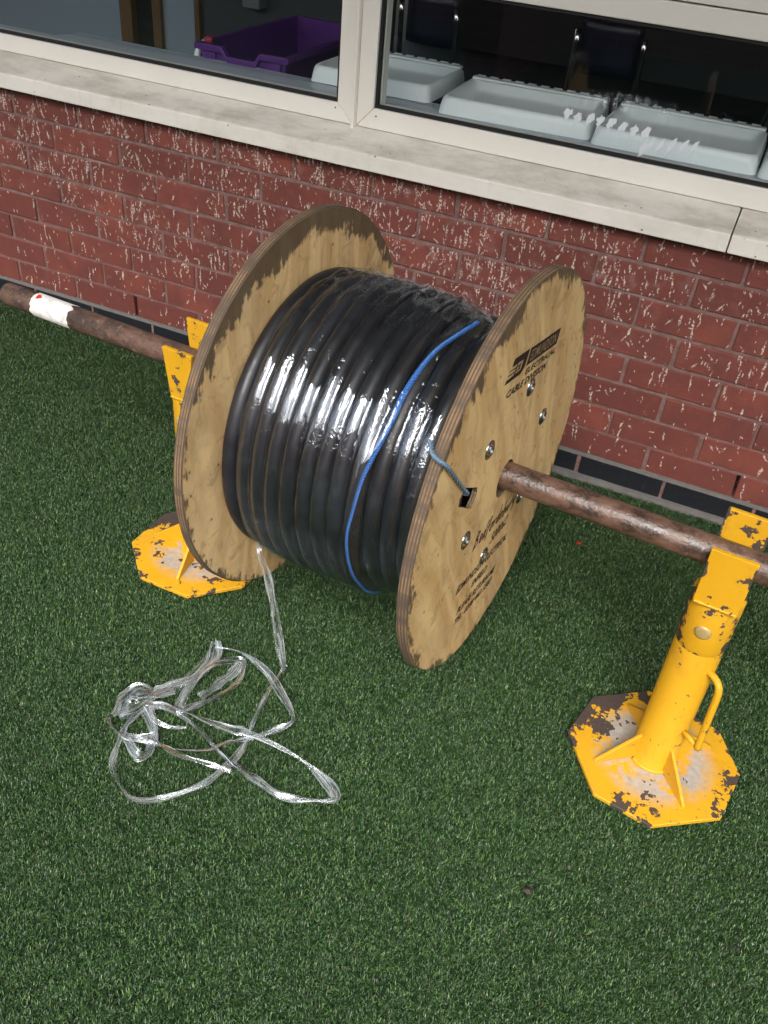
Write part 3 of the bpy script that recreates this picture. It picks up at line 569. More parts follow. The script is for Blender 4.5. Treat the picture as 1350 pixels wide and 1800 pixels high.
# school chairs
def chair(loc, rz, label):
    c = empty('chair', loc, rz); tag(c, label, 'chair', 'navy chairs in the dark room')
    def shell(name, W_, pts):
        nn = 8; V = []; F = []
        for (y, z, bow) in pts:
            for i in range(nn + 1):
                u = -1 + 2 * i / nn; V.append((u * W_, y + bow * u * u, z))
        for a in range(len(pts) - 1):
            for i in range(nn): b = a * (nn + 1) + i; F.append((b, b + 1, b + nn + 2, b + nn + 1))
        o = mobj(name, V, F, MAT['navy'], c, True); m_ = o.modifiers.new('t', 'SOLIDIFY'); m_.thickness = 0.008
    shell('seat', 0.20, [(-0.20, .425, 0), (-0.17, .445, 0), (0.0, .435, 0), (0.16, .445, 0)])
    shell('backrest', 0.110, [(0.19, .655, -.02), (0.195, .70, -.025), (0.20, .80, -.03), (0.205, .83, -.02)])
    for sx in (-1, 1):
        tube('leg', [(sx * .17, -.16, .43), (sx * .20, -.20, .012)], .0105, MAT['chrome'], c, 8); tube('leg', [(sx * .17, .14, .43), (sx * .20, .22, .012)], .0105, MAT['chrome'], c, 8)
        tube('upright', catmull([(sx * .150, .10, .425), (sx * .135, .175, .46), (sx * .124, .205, .60), (sx * .120, .222, .80)], 5), .0105, MAT['chrome'], c, 8)
chair((-0.755, 1.80, 0.0), R(186), 'navy plastic chair with chrome uprights behind the middle of the right pane')
chair((-1.42, 1.80, 0.0), R(174), 'navy plastic chair with leaning chrome uprights by the mullion side of the right pane')
chair((-0.10, 2.35, 0.0), R(200), 'navy plastic chair deepest in the dark room, at the right')

# ------------------------------------------------------------------ pipe, drum and coil
DY, DZ = -0.0739, 0.0035
AX = Vector((1, DY, DZ)).normalized(); E1 = (Vector((0, 1, 0)) - AX * AX.y).normalized(); E2 = AX.cross(E1)
def axp(x): return Vector((x, -0.8304 + DY * x, 0.4891 + DZ * x))
ROT = Matrix((AX, E1, E2)).transposed().to_4x4()
pr = empty('steel_pipe', mat=Matrix.Translation(axp(-0.4776)) @ ROT); tag(pr, 'rusty steel pipe running through the cable drum and over both yellow stands', 'pipe')
PR = 0.0241
lathe_x('pipe_tube', [(-0.946, PR - .003), (-0.948, PR - .001), (-0.946, PR), (-0.60, PR + .0002), (-0.2, PR), (0.4, PR), (1.02, PR), (1.02, PR - .0032), (-0.946, PR - .0032)], 40, MAT['pipe'], pr)
V = []; F = []; na, nx = 40, 10     # torn paper sticker wrapped round the pipe
for i in range(na + 1):
    a = R(-40 + 290 * i / na)
    for j in range(nx + 1):
        u = j / nx; e0 = 0.006 * noise.noise(Vector((i * .35, 1, 0))); e1 = 0.014 * noise.noise(Vector((i * .30, 7, 0)))
        x = -0.861 + e0 + (0.102 + e1 - e0) * u; V.append((x, (PR + .0009) * -math.cos(a), (PR + .0009) * math.sin(a)))
for i in range(na):
    for j in range(nx): b = i * (nx + 1) + j; F.append((b, b + 1, b + nx + 2, b + nx + 1))
lb = mobj('paper_sticker', V, F, MAT['label'], pr, True); lb['label'] = 'torn dirty white paper sticker'
V = []; F = []
for i in range(7):
    a = R(58 + 5 * i)
    for x in (-0.853, -0.839 - .003 * abs(i - 3)): V.append((x, (PR + .0014) * -math.cos(a), (PR + .0014) * math.sin(a)))
for i in range(6): F.append((2 * i, 2 * i + 1, 2 * i + 3, 2 * i + 2))
mobj('red_print', V, F, MAT['red'], lb, True)

DO = Vector((0, 0.002, -0.0045))
drum = empty('cable_drum', mat=Matrix.Translation(axp(-0.4776) + E1 * DO.y + E2 * DO.z) @ ROT)
tag(drum, 'plywood cable drum with stencilled black lettering hanging on the rusty pipe', 'cable drum')
RF, TH = 0.3525, 0.0185
XI, XO_ = 0.1817, 0.2002           # right flange inner / outer face; left flange inner face at -XO_
def flange(name, x0, x1, m, slot):
    bm = bmesh.new(); n = 160; rings = []; c = 0.0022
    for x, r_ in ((x0, RF - c), (x0 + c, RF), (x1 - c, RF), (x1, RF - c)):
        rings.append([bm.verts.new((x, (r_ + (0.0011 * noise.noise(Vector((i * .21, x0 * 9, 3))) if 1 else 0)) * math.cos(2 * math.pi * i / n), (r_ + 0.0011 * noise.noise(Vector((i * .21, x0 * 9, 3)))) * math.sin(2 * math.pi * i / n))) for i in range(n)])
    for a, b in zip(rings, rings[1:]):
        for i in range(n):
            f = bm.faces.new((a[i], a[(i + 1) % n], b[(i + 1) % n], b[i])); f.material_index = 1
    bm.faces.new(rings[0]); bm.faces.new(rings[-1])
    o = bmobj(name, bm, [m, MAT['plyedge']], drum)
    cut = bmesh.new(); nn = 40; hy, hz, hr = -0.003, -0.002, 0.0345
    A = [cut.verts.new((x0 - .02, hy + hr * math.cos(2 * math.pi * i / nn), hz + hr * math.sin(2 * math.pi * i / nn))) for i in range(nn)]
    B = [cut.verts.new((x1 + .02, v.co.y, v.co.z)) for v in A]
    cut.faces.new(A); cut.faces.new(B[::-1])
    for i in range(nn): cut.faces.new((A[i], A[(i + 1) % nn], B[(i + 1) % nn], B[i]))
    if slot:
        sp = [(-0.192, 0.0915), (-0.137, 0.0595), (-0.134, 0.048), (-0.140, 0.036), (-0.152, 0.0275), (-0.208, 0.066), (-0.207, 0.080)]
        A = [cut.verts.new((x0 - .02, *p)) for p in sp]; B = [cut.verts.new((x1 + .02, *p)) for p in sp]; nn = len(sp)
        cut.faces.new(A); cut.faces.new(B[::-1])
        for i in range(nn): cut.faces.new((A[i], A[(i + 1) % nn], B[(i + 1) % nn], B[i]))
        cy_, cz_ = -0.172, 0.060; sp2 = [(cy_ + (p[0] - cy_) * 2.0, cz_ + (p[1] - cz_) * 1.9) for p in sp]
        A = [cut.verts.new((x0 - .02, *p)) for p in sp2]; B = [cut.verts.new((x1 - .0085, *p)) for p in sp2]
        cut.faces.new(A); cut.faces.new(B[::-1])
        for i in range(nn): cut.faces.new((A[i], A[(i + 1) % nn], B[(i + 1) % nn], B[i]))
    for f in cut.faces: f.material_index = 1
    bmesh.ops.recalc_face_normals(cut, faces=cut.faces[:]); cme = bpy.data.meshes.new('cut'); cut.to_mesh(cme); cut.free()
    cme.materials.append(m); cme.materials.append(MAT['plyedge'])
    co = bpy.data.objects.new('cutter', cme); col.objects.link(co); co.matrix_world = drum.matrix_world
    md = o.modifiers.new('b', 'BOOLEAN'); md.object = co; md.operation = 'DIFFERENCE'; md.solver = 'EXACT'; md.use_self = True
    bpy.context.view_layer.update()
    me = bpy.data.meshes.new_from_object(o.evaluated_get(bpy.context.evaluated_depsgraph_get()))
    o.modifiers.clear(); o.data = me; bpy.data.objects.remove(co); return o
fl = flange('flange', -XO_ - TH, -XO_, MAT['plyL'], False); fl['label'] = 'plain plywood flange with dirt darkened rim'
fr = flange('flange', XI, XO_, MAT['plyR'], True); fr['label'] = 'plywood flange with black lettering, bolts and rope slot'
lathe_x('barrel', [(-XO_, 0.15), (XI, 0.15)], 64, MAT['saddle'], drum)
lathe_x('hub_sleeve', [(-XO_ + .001, 0.040), (XI - .001, 0.040)], 32, MAT['black'], drum)
for k in range(6):        # bolt heads with washers
    a = R(15 + 60 * k); y, z = 0.156 * math.cos(a), 0.156 * math.sin(a) + 0.004
    b = lathe_x('bolt', [(XO_ - .002, 0.0165), (XO_ + .0012, 0.0165), (XO_ + .0018, 0.0155), (XO_ + .0016, 0.0105), (XO_ + .0042, 0.0098), (XO_ + .0040, 0.0070), (XO_ - .001, 0.0060), (XO_ - .001, 0.0002)], 20, MAT['zinc'], fr, True, y, z)

# ---- lettering on the right flange
def on_flange(V2, F, name, m, lift=0.0006, rot=-8.5):
    c, s_ = math.cos(R(rot)), math.sin(R(rot))
    V = [(XO_ + lift, c * x - s_ * y - DO.y, s_ * x + c * y - DO.z) for x, y in V2]
    return mobj(name, V, F, m, fr)
def text(body, x0, y0, width, height, m, name='printed_lettering', shear=0.18, lift=0.0006, bold=0.0):
    cu = bpy.data.curves.new('t', 'FONT'); cu.body = body; cu.size = 1.0; cu.shear = shear; cu.resolution_u = 2; cu.offset = bold
    to = bpy.data.objects.new('t', cu); col.objects.link(to); bpy.context.view_layer.update()
    me = bpy.data.meshes.new_from_object(to.evaluated_get(bpy.context.evaluated_depsgraph_get()))
    P = np.array([v.co[:2] for v in me.vertices]); F = [tuple(p.vertices) for p in me.polygons]
    bpy.data.objects.remove(to)
    mn, mx = P.min(0), P.max(0); Q = (P - mn) / (mx - mn) * np.array([width, height]) + np.array([x0, y0])
    bpy.data.meshes.remove(me)
    return on_flange(Q.tolist(), F, name, m, lift)
def poly(pts, m, name='printed_mark', lift=0.0006): return on_flange(pts, [tuple(range(len(pts)))], name, m, lift)
poly([(-0.031, 0.2335), (0.116, 0.2335), (0.112, 0.2060), (-0.036, 0.2060)], MAT['ink'])
text('EDMUNDSON', -0.0255, 0.2105, 0.128, 0.0185, MAT['ink_gap'], lift=0.0009, bold=0.004)
text('ELECTRICAL', -0.033, 0.1895, 0.148, 0.0105, MAT['ink'], bold=0.026)
text('CABLE DIVISION', -0.103, 0.1700, 0.186, 0.0130, MAT['ink'], bold=0.026)
poly([(-0.1015, 0.2345), (-0.037, 0.2345), (-0.0395, 0.2225), (-0.1075, 0.2225)], MAT['ink'])
poly([(-0.0565, 0.2226), (-0.0395, 0.2226), (-0.0445, 0.2070), (-0.0505, 0.2022), (-0.0625, 0.2072), (-0.060, 0.2100)], MAT['ink'])
poly([(-0.1245, 0.1985), (-0.0585, 0.1985), (-0.0506, 0.2022), (-0.0626, 0.2071), (-0.1205, 0.2045)], MAT['ink'])
poly([(-0.1120, 0.2180), (-0.0640, 0.2180), (-0.0648, 0.2160), (-0.1135, 0.2160)], MAT['ink'])
poly([(-0.1170, 0.2115), (-0.0660, 0.2115), (-0.0668, 0.2096), (-0.1185, 0.2096)], MAT['ink'])
poly([(-0.0850, 0.2224), (-0.0810, 0.2224), (-0.0870, 0.2050), (-0.0910, 0.2050)], MAT['ink'], lift=0.0008)
poly([(-0.0735, 0.2159), (-0.0680, 0.2159), (-0.0705, 0.2117), (-0.0765, 0.2117)], MAT['ink'], lift=0.0008)
text('EDMUNDSON ELECTRICAL', -0.127, -0.1795, 0.235, 0.0165, MAT['ink'], shear=0.25, bold=0.022)
text('ENFIELD', -0.047, -0.2080, 0.072, 0.0150, MAT['ink'], shear=0.25, bold=0.022)
text('PLEASE RETURN ME', -0.097, -0.2385, 0.178, 0.0150, MAT['ink'], shear=0.25, bold=0.022)
text('TEL: 0208 443 5587', -0.097, -0.2620, 0.176, 0.0145, MAT['ink'], shear=0.25, bold=0.022)
GLY = {  # handwriting: pen strokes in a unit box, x 0..1, baseline 0, x-height 0.5
 'B': [[(.0, -.15), (.18, 1.0)], [(.18, 1.0), (.55, .95), (.6, .75), (.2, .5), (.62, .42), (.6, .12), (.05, .02)]],
 'e': [[(.1, .22), (.6, .3), (.5, .5), (.2, .4), (.12, .15), (.35, .0), (.75, .12)]],
 'd': [[(.6, .42), (.3, .48), (.08, .2), (.25, .0), (.55, .2), (.8, 1.05)], [(.62, .35), (.62, .05), (.8, .06)]],
 'f': [[(.75, .95), (.55, 1.05), (.40, .6), (.22, -.35)], [(.12, .48), (.72, .55)]],
 'o': [[(.45, .48), (.12, .3), (.2, .02), (.55, .05), (.65, .35), (.45, .48), (.85, .45)]],
 'r': [[(.12, .48), (.2, .0)], [(.2, .15), (.4, .45), (.75, .46)]],
 'b': [[(.3, 1.0), (.12, .02), (.45, .0), (.65, .25), (.5, .45), (.2, .25)]],
 'u': [[(.15, .46), (.1, .1), (.35, .0), (.65, .45), (.62, .05), (.85, .05)]],
 'y': [[(.15, .46), (.2, .15), (.5, .2)], [(.72, .46), (.45, -.25), (.15, -.35)]],
 '5': [[(.85, .95), (.35, .95), (.25, .6), (.6, .5), (.6, .1), (.05, .0)]], '0': [[(.5, .95), (.15, .6), (.2, .05), (.6, .2), (.75, .75), (.5, .95)]],
 '6': [[(.7, .95), (.25, .5), (.2, .05), (.6, .05), (.6, .4), (.25, .35)]], '2': [[(.15, .75), (.5, .95), (.7, .7), (.1, .02), (.8, .05)]]}
def hand(body, x0, y0, adv, h, slope, w):
    V2 = []; F = []; x = x0
    for i, ch in enumerate(body):
        sc = 1.25 if ch == 'B' else 1.0
        for st in GLY[ch]:
            P = catmull([(x + adv * sc * (px + .22 * py), y0 + slope * (x - x0) + h * py, 0) for px, py in st], 4)
            for a in range(len(P)):
                t = (P[min(a + 1, len(P) - 1)] - P[max(a - 1, 0)]).normalized(); nrm = Vector((-t.y, t.x, 0)) * w * .5
                V2 += [tuple((P[a] + nrm)[:2]), tuple((P[a] - nrm)[:2])]
                if a: b = len(V2) - 4; F.append((b, b + 1, b + 3, b + 2))
        x += adv * sc * (1.05 if ch == 'B' else .92)
    return on_flange(V2, F, 'handwriting', MAT['ink'], 0.0007)
hand('Bedfordebury', -0.088, -0.1070, 0.0165, 0.031, 0.06, 0.0034)
hand('500062', 0.002, -0.1400, 0.0145, 0.0205, 0.11, 0.0028)

# ---- black cable wound on the drum
RC = 0.0147; PITCH = 0.0291
def lerp_tab(x, tab):
    if x <= tab[0][0]: return tab[0][1:]
    for a, b in zip(tab, tab[1:]):
        if x <= b[0]:
            t = (x - a[0]) / (b[0] - a[0]); t = t * t * (3 - 2 * t); return [p + (q_ - p) * t for p, q_ in zip(a[1:], b[1:])]
    return tab[-1][1:]
# local x -> (coil radius to cable centre, downward shift of the coil)
TAB = [(-0.19, 0.2475, 0.009), (-0.09, 0.2550, 0.010), (0.0, 0.2535, 0.009), (0.050, 0.2495, 0.009), (0.075, 0.2375, 0.006), (0.17, 0.2345, 0.004)]
def coil_path(x0, x1, dr, ph, seg=120):
    n = int((x1 - x0) / PITCH * seg); P = []
    for i in range(n + 1):
        t = i / seg * 2 * math.pi + ph; turn = t / (2 * math.pi)
        # each turn lies nearly flat and steps across to the next in a short crossover
        fr_ = turn % 1.0; step = max(0.0, min(1.0, (fr_ - 0.55) / 0.40)); step = step * step * (3 - 2 * step)
        x = x0 + PITCH * (math.floor(turn) + step - ph / (2 * math.pi)); x = max(x0, min(x1, x))
        r_, dn = lerp_tab(x, TAB); r_ += dr
        P.append((x + 0.0012 * math.sin(t * 1.0 + turn * 2.1), r_ * math.cos(t) + 0.0, r_ * math.sin(t) - dn + 0.0012 * math.sin(2 * t + turn)))
    return P
cable = empty('power_cable', mat=drum.matrix_world.copy()); tag(cable, 'thick black electrical cable wound in side by side turns on the drum', 'cable')
tube('outer_winding', coil_path(-XO_ + RC + .0006, XI - RC - .0006, 0.0, 0.0, 120), RC, MAT['cable'], cable, 14)
tube('inner_winding', coil_path(-XO_ + RC + .0006, XI - RC - .0006, -0.027, 0.0, 60), RC, MAT['cable'], cable, 8)

# ---- transparent film stretched round the coil
FX0, FX1 = -0.1690, XI - 0.002; NT, NX = 288, 140
def film_r(x, t):
    best = 0.0; tt = (t / (2 * math.pi)) % 1.0; step = max(0.0, min(1.0, (tt - 0.55) / 0.40)); step = step * step * (3 - 2 * step)
    r_, dn = lerp_tab(x, TAB)
    c0 = -XO_ + RC + .0006 + PITCH * step
    u = ((x - c0) / PITCH) % 1.0; d = min(u, 1 - u) * PITCH
    bump = math.sqrt(max(0.0, RC * RC - d * d)) if d < RC else 0.0
    return r_ + max(bump, RC - 0.0058 + 0.0012 * noise.noise(Vector((x * 40, t * 2, 0)))) , dn
ROPE = [(-0.374, 93), (-0.380, 83), (-0.395, 70.7), (-0.402, 59.7), (-0.406, 48.6), (-0.406, 41.6), (-0.411, 31.5), (-0.419, 20.2), (-0.424, 7.3), (-0.429, -2.7), (-0.427, -15), (-0.422, -28), (-0.416, -48), (-0.412, -80)]
RANG = [a for _, a in ROPE][::-1]; RX = [(s_ + 0.4776) * 1.0028 for s_, _ in ROPE][::-1]
V = []; F = []; UV = []
for i in range(NT):
    t = 2 * math.pi * i / NT; down = max(0.0, -math.sin(t)) ** 2; upw = max(0.0, math.sin(t)) ** 3
    ct, st = math.cos(t), math.sin(t)
    for j in range(NX + 1):
        x = FX0 + (FX1 - FX0) * j / NX
        if j == 0: x += 0.006 * noise.noise(Vector((ct * 3, st * 3, 5)))
        r_, dn = film_r(x, t)
        w = noise.noise(Vector((x * 46, ct * 2.4, st * 2.4 + 3)))
        w2 = noise.noise(Vector((x * 110, ct * 7, st * 7 + 9)))
        r_ += 0.0022 + 0.0016 * w + 0.0007 * w2 + upw * (0.0035 + 0.0055 * noise.noise(Vector((x * 30, t * 6, 2))) + 0.0008 * w2) + down * (0.003 + 0.006 * max(0, noise.noise(Vector((x * 17, t * 3, 8)))) + 0.003 * noise.noise(Vector((x * 60, t * 8, 4))))
        if 0.03 < x < 0.075: r_ += 0.004 * math.sin((x - .03) / .045 * math.pi)
        th_ = (180 - math.degrees(t)) % 360; th_ = th_ - 360 if th_ > 180 else th_
        if -86 < th_ < 100:
            rx = float(np.interp(th_, RANG, RX)); r_ = r_ + 0.0098 * math.exp(-((x - rx) / 0.010) ** 2) * min(1, (th_ + 86) / 12, (100 - th_) / 12)
        V.append((x, r_ * ct, r_ * st - dn)); UV.append((x, t))
for i in range(NT):
    i2 = (i + 1) % NT
    for j in range(NX): F.append((i * (NX + 1) + j, i2 * (NX + 1) + j, i2 * (NX + 1) + j + 1, i * (NX + 1) + j + 1))
wrap = mobj('plastic_wrap', V, F, MAT['wrap'], None, True); wrap.matrix_world = drum.matrix_world.copy()
ul = wrap.data.uv_layers.new(name='UVMap')
for p in wrap.data.polygons:
    for li in p.loop_indices:
        vi = wrap.data.loops[li].vertex_index; u, v_ = UV[vi]
        if p.index >= (NT - 1) * NX and vi < NX + 1: v_ += 2 * math.pi
        ul.data[li].uv = (u, v_)
tag(wrap, 'clear shiny plastic film stretched tight around the black cable coil', 'plastic film')

# ---- blue rope: a twisted three-strand tail lying over the coil, and its end tucked through the flange slot
def rope(name, path, rad, parent, turns, m='rope'):
    P = catmull(path, 34); n = len(P)
    for k in range(3):
        Q = []
        for i in range(n):
            T = (P[min(i + 1, n - 1)] - P[max(i - 1, 0)]).normalized(); a_ = Vector((1, 0, 0)); a_ = (a_ - T * a_.dot(T)).normalized(); b_ = T.cross(a_)
            r_ = rad(i / (n - 1)); ph = 2 * math.pi * (turns * i / (n - 1) + k / 3); Q.append(P[i] + (a_ * math.cos(ph) + b_ * math.sin(ph)) * r_ * 0.62)
        tube('strand', Q, lambda t, rad=rad: rad(t) * 0.46, MAT[m], parent, 7)
rp = empty('blue_rope', mat=drum.matrix_world.copy()); tag(rp, 'blue twisted rope slanting down across the wrapped black cable', 'rope')
pts = []
for s_, ang in ROPE:
    x = (s_ + 0.4776) * 1.0028; a = R(ang); rr_ = lerp_tab(x, TAB); r_ = rr_[0] + RC + 0.0036
    pts.append((x, -r_ * math.cos(a), r_ * math.sin(a) - rr_[1]))
rope('blue_rope', pts, lambda t: 0.0035 + 0.0021 * math.exp(-((t - 0.34) / 0.17) ** 2) - 0.0014 * t, rp, 44)
r2 = empty('blue_rope', mat=drum.matrix_world.copy()); tag(r2, 'short grubby blue rope end bent over the flange rim into its slot', 'rope')
rope('rope_end', [(XI - .010, -0.276, 0.208), (XI + .003, -0.297, 0.205), (XO_ - .003, -0.303, 0.201), (XO_ + .006, -0.291, 0.187), (XO_ + .0055, -0.255, 0.149), (XO_ + .0055, -0.215, 0.106), (XO_ + .004, -0.190, 0.081), (XO_ - .020, -0.180, 0.070)], lambda t: 0.0037 - 0.0008 * t, r2, 9, 'rope_grey')

# ------------------------------------------------------------------ yellow jack stands
def stand(loc, angs, gus, yaw, label, hphi, taper):
    s = empty('jack_stand', loc); tag(s, label, 'jack stand', 'yellow jack stands under the pipe')
    bp = prism('base_plate', [(0.159 * math.cos(R(a)), 0.159 * math.sin(R(a))) for a in angs], 'z', 0.0015, 0.0105, MAT['plate'], s); bevel_mod(bp, 0.0012, 1)
    def zl(name, prof, m, segs=48):
        V = []; F = []; k = len(prof)
        for i in range(segs):
            a = 2 * math.pi * i / segs
            for r_, z in prof: V.append((r_ * math.cos(a), r_ * math.sin(a), z))
        for i in range(segs):
            j = (i + 1) % segs
            for q_ in range(k - 1): F.append((i * k + q_, j * k + q_, j * k + q_ + 1, i * k + q_ + 1))
        return mobj(name, V, F, m, s, True)
    zl('tube', [(0.0445, 0.0107), (0.0425, 0.016), (0.0402, 0.019), (0.0402, 0.321), (0.0395, 0.3235), (0.036, 0.3235)], MAT['yellow'])
    zl('upper_tube', [(0.0380, 0.30), (0.0412, 0.3180), (0.0416, 0.3195), (0.0416, 0.418), (0.0406, 0.4205), (0.0, 0.4208)], MAT['yoke'])
    for a in gus:
        ca, sa = math.cos(R(a)), math.sin(R(a)); nx_, ny_ = -sa * 0.003, ca * 0.003
        P = [(0.036, 0.0107), (0.118, 0.0107), (0.118, 0.0145), (0.0405, 0.074), (0.036, 0.074)]
        V = [(r_ * ca + sg * nx_, r_ * sa + sg * ny_, z) for sg in (-1, 1) for r_, z in P]; n = len(P)
        g_ = mobj('gusset', V, [tuple(range(n))[::-1], tuple(range(n, 2 * n))] + [(i, (i + 1) % n, n + (i + 1) % n, n + i) for i in range(n)], MAT['yellow'], s); bevel_mod(g_, .0008, 1)
    ring = [(0.0418 * math.cos(2 * math.pi * i / 64), 0.0418 * math.sin(2 * math.pi * i / 64), 0.0125) for i in range(65)]
    tube('weld_bead', ring, lambda t: 0.0046 + 0.0012 * noise.noise(Vector((t * 60, 1, 0))), MAT['yellow'], s, 8)
    yk = Matrix.Rotation(yaw, 4, 'Z')
    wb_ = tube('weld_bead', [((-1 + 2 * i / 30) * (0.034 - taper), -0.0425, 0.4185) for i in range(31)], lambda t: 0.0030 + 0.0010 * noise.noise(Vector((t * 40, 4, 0))), MAT['yoke'], s, 6); wb_.matrix_local = yk
    def yoke(name, y0, y1, zb, zt, wb, wt, shift=0.0):
        o = prism(name, [(-wb + shift, zb), (wb, zb), (wt, zt), (-wt + shift, zt)], 'y', y0, y1, MAT['yoke'], s); o.matrix_local = yk; return bevel_mod(o, .0012, 2)
    yoke('yoke_plate', -0.0430, -0.0342, 0.419, 0.522, 0.0355 - taper, 0.0355); yoke('yoke_plate', 0.0300, 0.0385, 0.419, 0.553, 0.0355 - taper, 0.0355)
    o = box('saddle', -0.034, 0.034, -0.0340, 0.0298, 0.4212, 0.4655, MAT['saddle'], s); o.matrix_local = yk
    # locking pin end in its hole
    pa = R(-97); V = []; F = []; k = 18
    for ri, (rr_, dp) in enumerate(((0.0135, -0.001), (0.0125, 0.0016), (0.0085, 0.0028), (0.0, 0.0031))):
        for i in range(k):
            t = 2 * math.pi * i / k; V.append(((0.0414 + dp) * math.cos(pa) - rr_ * math.cos(t) * math.sin(pa), (0.0414 + dp) * math.sin(pa) + rr_ * math.cos(t) * math.cos(pa), 0.362 + rr_ * math.sin(t)))
    for ri in range(3):
        for i in range(k): F.append((ri * k + i, ri * k + (i + 1) % k, (ri + 1) * k + (i + 1) % k, (ri + 1) * k + i))
    mobj('locking_pin', V, F, MAT['plug'], s, True)
    hc, hs_ = math.cos(R(hphi)), math.sin(R(hphi)); hp = lambda r_, z: (r_ * hc, r_ * hs_, z)
    tube('handle', catmull([hp(.036, .272), hp(.050, .273), hp(.063, .267), hp(.0695, .250), hp(.072, .20), hp(.0745, .15), hp(.076, .118)], 6), .0062, MAT['yellow'], s, 10)
    tube('handle_stay', [hp(.037, .121), hp(.0695, .122)], .0055, MAT['yellow'], s, 10)
    return s
YAW = math.atan2(DY, 1.0)
p = axp(0.1076); stand((0.1045, p.y, 0), (11.1, 48.6, 103, 148, 188.4, 240.6, 279.6, 329.6), (216, 308, 36, 126), YAW, 'yellow chipped paint jack stand with loop handle at the right, octagonal base in full view', -40, 0.001)
p = axp(-0.9292); stand((-0.938, p.y + .002, 0), tuple(22.5 + 45 * k for k in range(8)), (277, 7, 97, 187), YAW, 'yellow jack stand mostly hidden behind the left plywood flange', 60, 0.014)

# ------------------------------------------------------------------ loose strip of film fallen on the turf
strip = empty('plastic_film_strip', (-0.62, -1.15, 0.0)); tag(strip, 'loose clear plastic film strip hanging from the coil and tangled on the turf', 'plastic film')
FO = Vector((-0.62, -1.15, 0.0)); RUV = []
def set_uv(o, uvs):
    l_ = o.data.uv_layers.new(name='UVMap')
    for i, lp in enumerate(o.data.loops): l_.data[i].uv = uvs[lp.vertex_index]
def ribbon(path, width, seed, twist=1.2, k=14, lift=True):
    P = catmull(path, k); n = len(P); V = []; F = []; m = 6
    ln = 0.0
    for i in range(n):
        T = (P[min(i + 1, n - 1)] - P[max(i - 1, 0)]).normalized(); side = Vector((-T.y, T.x, 0)); side = side.normalized() if side.length > 1e-4 else Vector((1, 0, 0)); up_ = side.cross(T) * -1
        if up_.z < 0: up_ = -up_
        a = 0.9 * math.sin(i * 0.05 * twist + seed) + 1.0 * noise.noise(Vector((i * .09, seed, 0)))
        if i: ln += (P[i] - P[i - 1]).length
        w = width * (0.75 + 0.5 * noise.noise(Vector((i * .06, seed + 4, 1))))
        for j in range(m):
            u = (j / (m - 1) - .5); fold = 0.20 * w * (1 if j % 2 else -1) * (0.6 + noise.noise(Vector((i * .035, j * 3.1, seed)))) + 0.10 * w * noise.noise(Vector((i * .10, j * 1.7, seed + 2)))
            off = side * (u * w * math.cos(a) - fold * math.sin(a)) + up_ * (u * w * math.sin(a) * .7 + fold * math.cos(a))
            v = P[i] + off
            if lift: v.z = max(v.z, 0.001)
            V.append(v - FO); RUV.append((ln, u * width + seed))
    for i in range(n - 1):
        for j in range(m - 1): b = i * m + j; F.append((b, b + 1, b + m + 1, b + m))
    return V, F
STR = [
    ([(-0.598, -0.983), (-0.594, -1.042), (-0.58, -1.127), (-0.572, -1.161), (-0.569, -1.201), (-0.574, -1.242), (-0.585, -1.284), (-0.622, -1.328), (-0.665, -1.357), (-0.703, -1.352), (-0.74, -1.328), (-0.757, -1.297), (-0.774, -1.254), (-0.779, -1.218), (-0.772, -1.189)], 0.010),
    ([(-0.772, -1.189), (-0.734, -1.171), (-0.666, -1.162), (-0.613, -1.161), (-0.574, -1.159), (-0.491, -1.159), (-0.425, -1.169), (-0.374, -1.197), (-0.411, -1.226), (-0.458, -1.245), (-0.505, -1.236), (-0.545, -1.226), (-0.598, -1.211), (-0.645, -1.194), (-0.693, -1.183), (-0.744, -1.177), (-0.77, -1.186)], 0.011),
    ([(-0.748, -0.998), (-0.694, -0.988), (-0.626, -1.011), (-0.566, -1.05), (-0.52, -1.088), (-0.539, -1.121), (-0.571, -1.163), (-0.599, -1.196), (-0.616, -1.224), (-0.662, -1.241), (-0.706, -1.249), (-0.746, -1.255)], 0.009),
    ([(-0.712, -1.247), (-0.655, -1.257), (-0.609, -1.248), (-0.561, -1.235)], 0.008),
    ([(-0.748, -0.995), (-0.731, -1.031), (-0.737, -1.085), (-0.757, -1.126), (-0.771, -1.166), (-0.784, -1.205), (-0.802, -1.231)], 0.018),
    ([(-0.746, -1.013), (-0.75, -1.079), (-0.757, -1.138), (-0.779, -1.173)], 0.010),
    ([(-0.72, -1.164), (-0.726, -1.115), (-0.721, -1.051), (-0.69, -1.008), (-0.67, -1.016), (-0.655, -1.064), (-0.666, -1.106), (-0.686, -1.139), (-0.719, -1.172)], 0.014),
    ([(-0.695, -1.13), (-0.686, -1.075), (-0.68, -1.04), (-0.68, -1.013)], 0.016),
    ([(-0.823, -1.245), (-0.778, -1.261), (-0.739, -1.259), (-0.713, -1.245)], 0.012),
    ([(-0.756, -1.266), (-0.727, -1.286), (-0.71, -1.285), (-0.713, -1.258), (-0.73, -1.225), (-0.768, -1.195)], 0.020),
    ([(-0.768, -1.195), (-0.74, -1.208), (-0.709, -1.205), (-0.68, -1.195)], 0.007),
    ([(-0.803, -1.229), (-0.816, -1.194), (-0.804, -1.172), (-0.774, -1.161), (-0.754, -1.13)], 0.022)]
V = []; F = []
for i, (pp, w) in enumerate(STR):
    path = [(x, y, 0.006 + 0.014 * (0.5 + 0.5 * math.sin(j * 1.3 + i * 2.1)) * (1 if i else .6)) for j, (x, y) in enumerate(pp)]
    v, f = ribbon(path, w * 1.8, i * 3.7); b = len(V); V += v; F += [tuple(q_ + b for q_ in t) for t in f]
set_uv(mobj('tangled_film', V, F, MAT['film'], strip, True), RUV); RUV = []
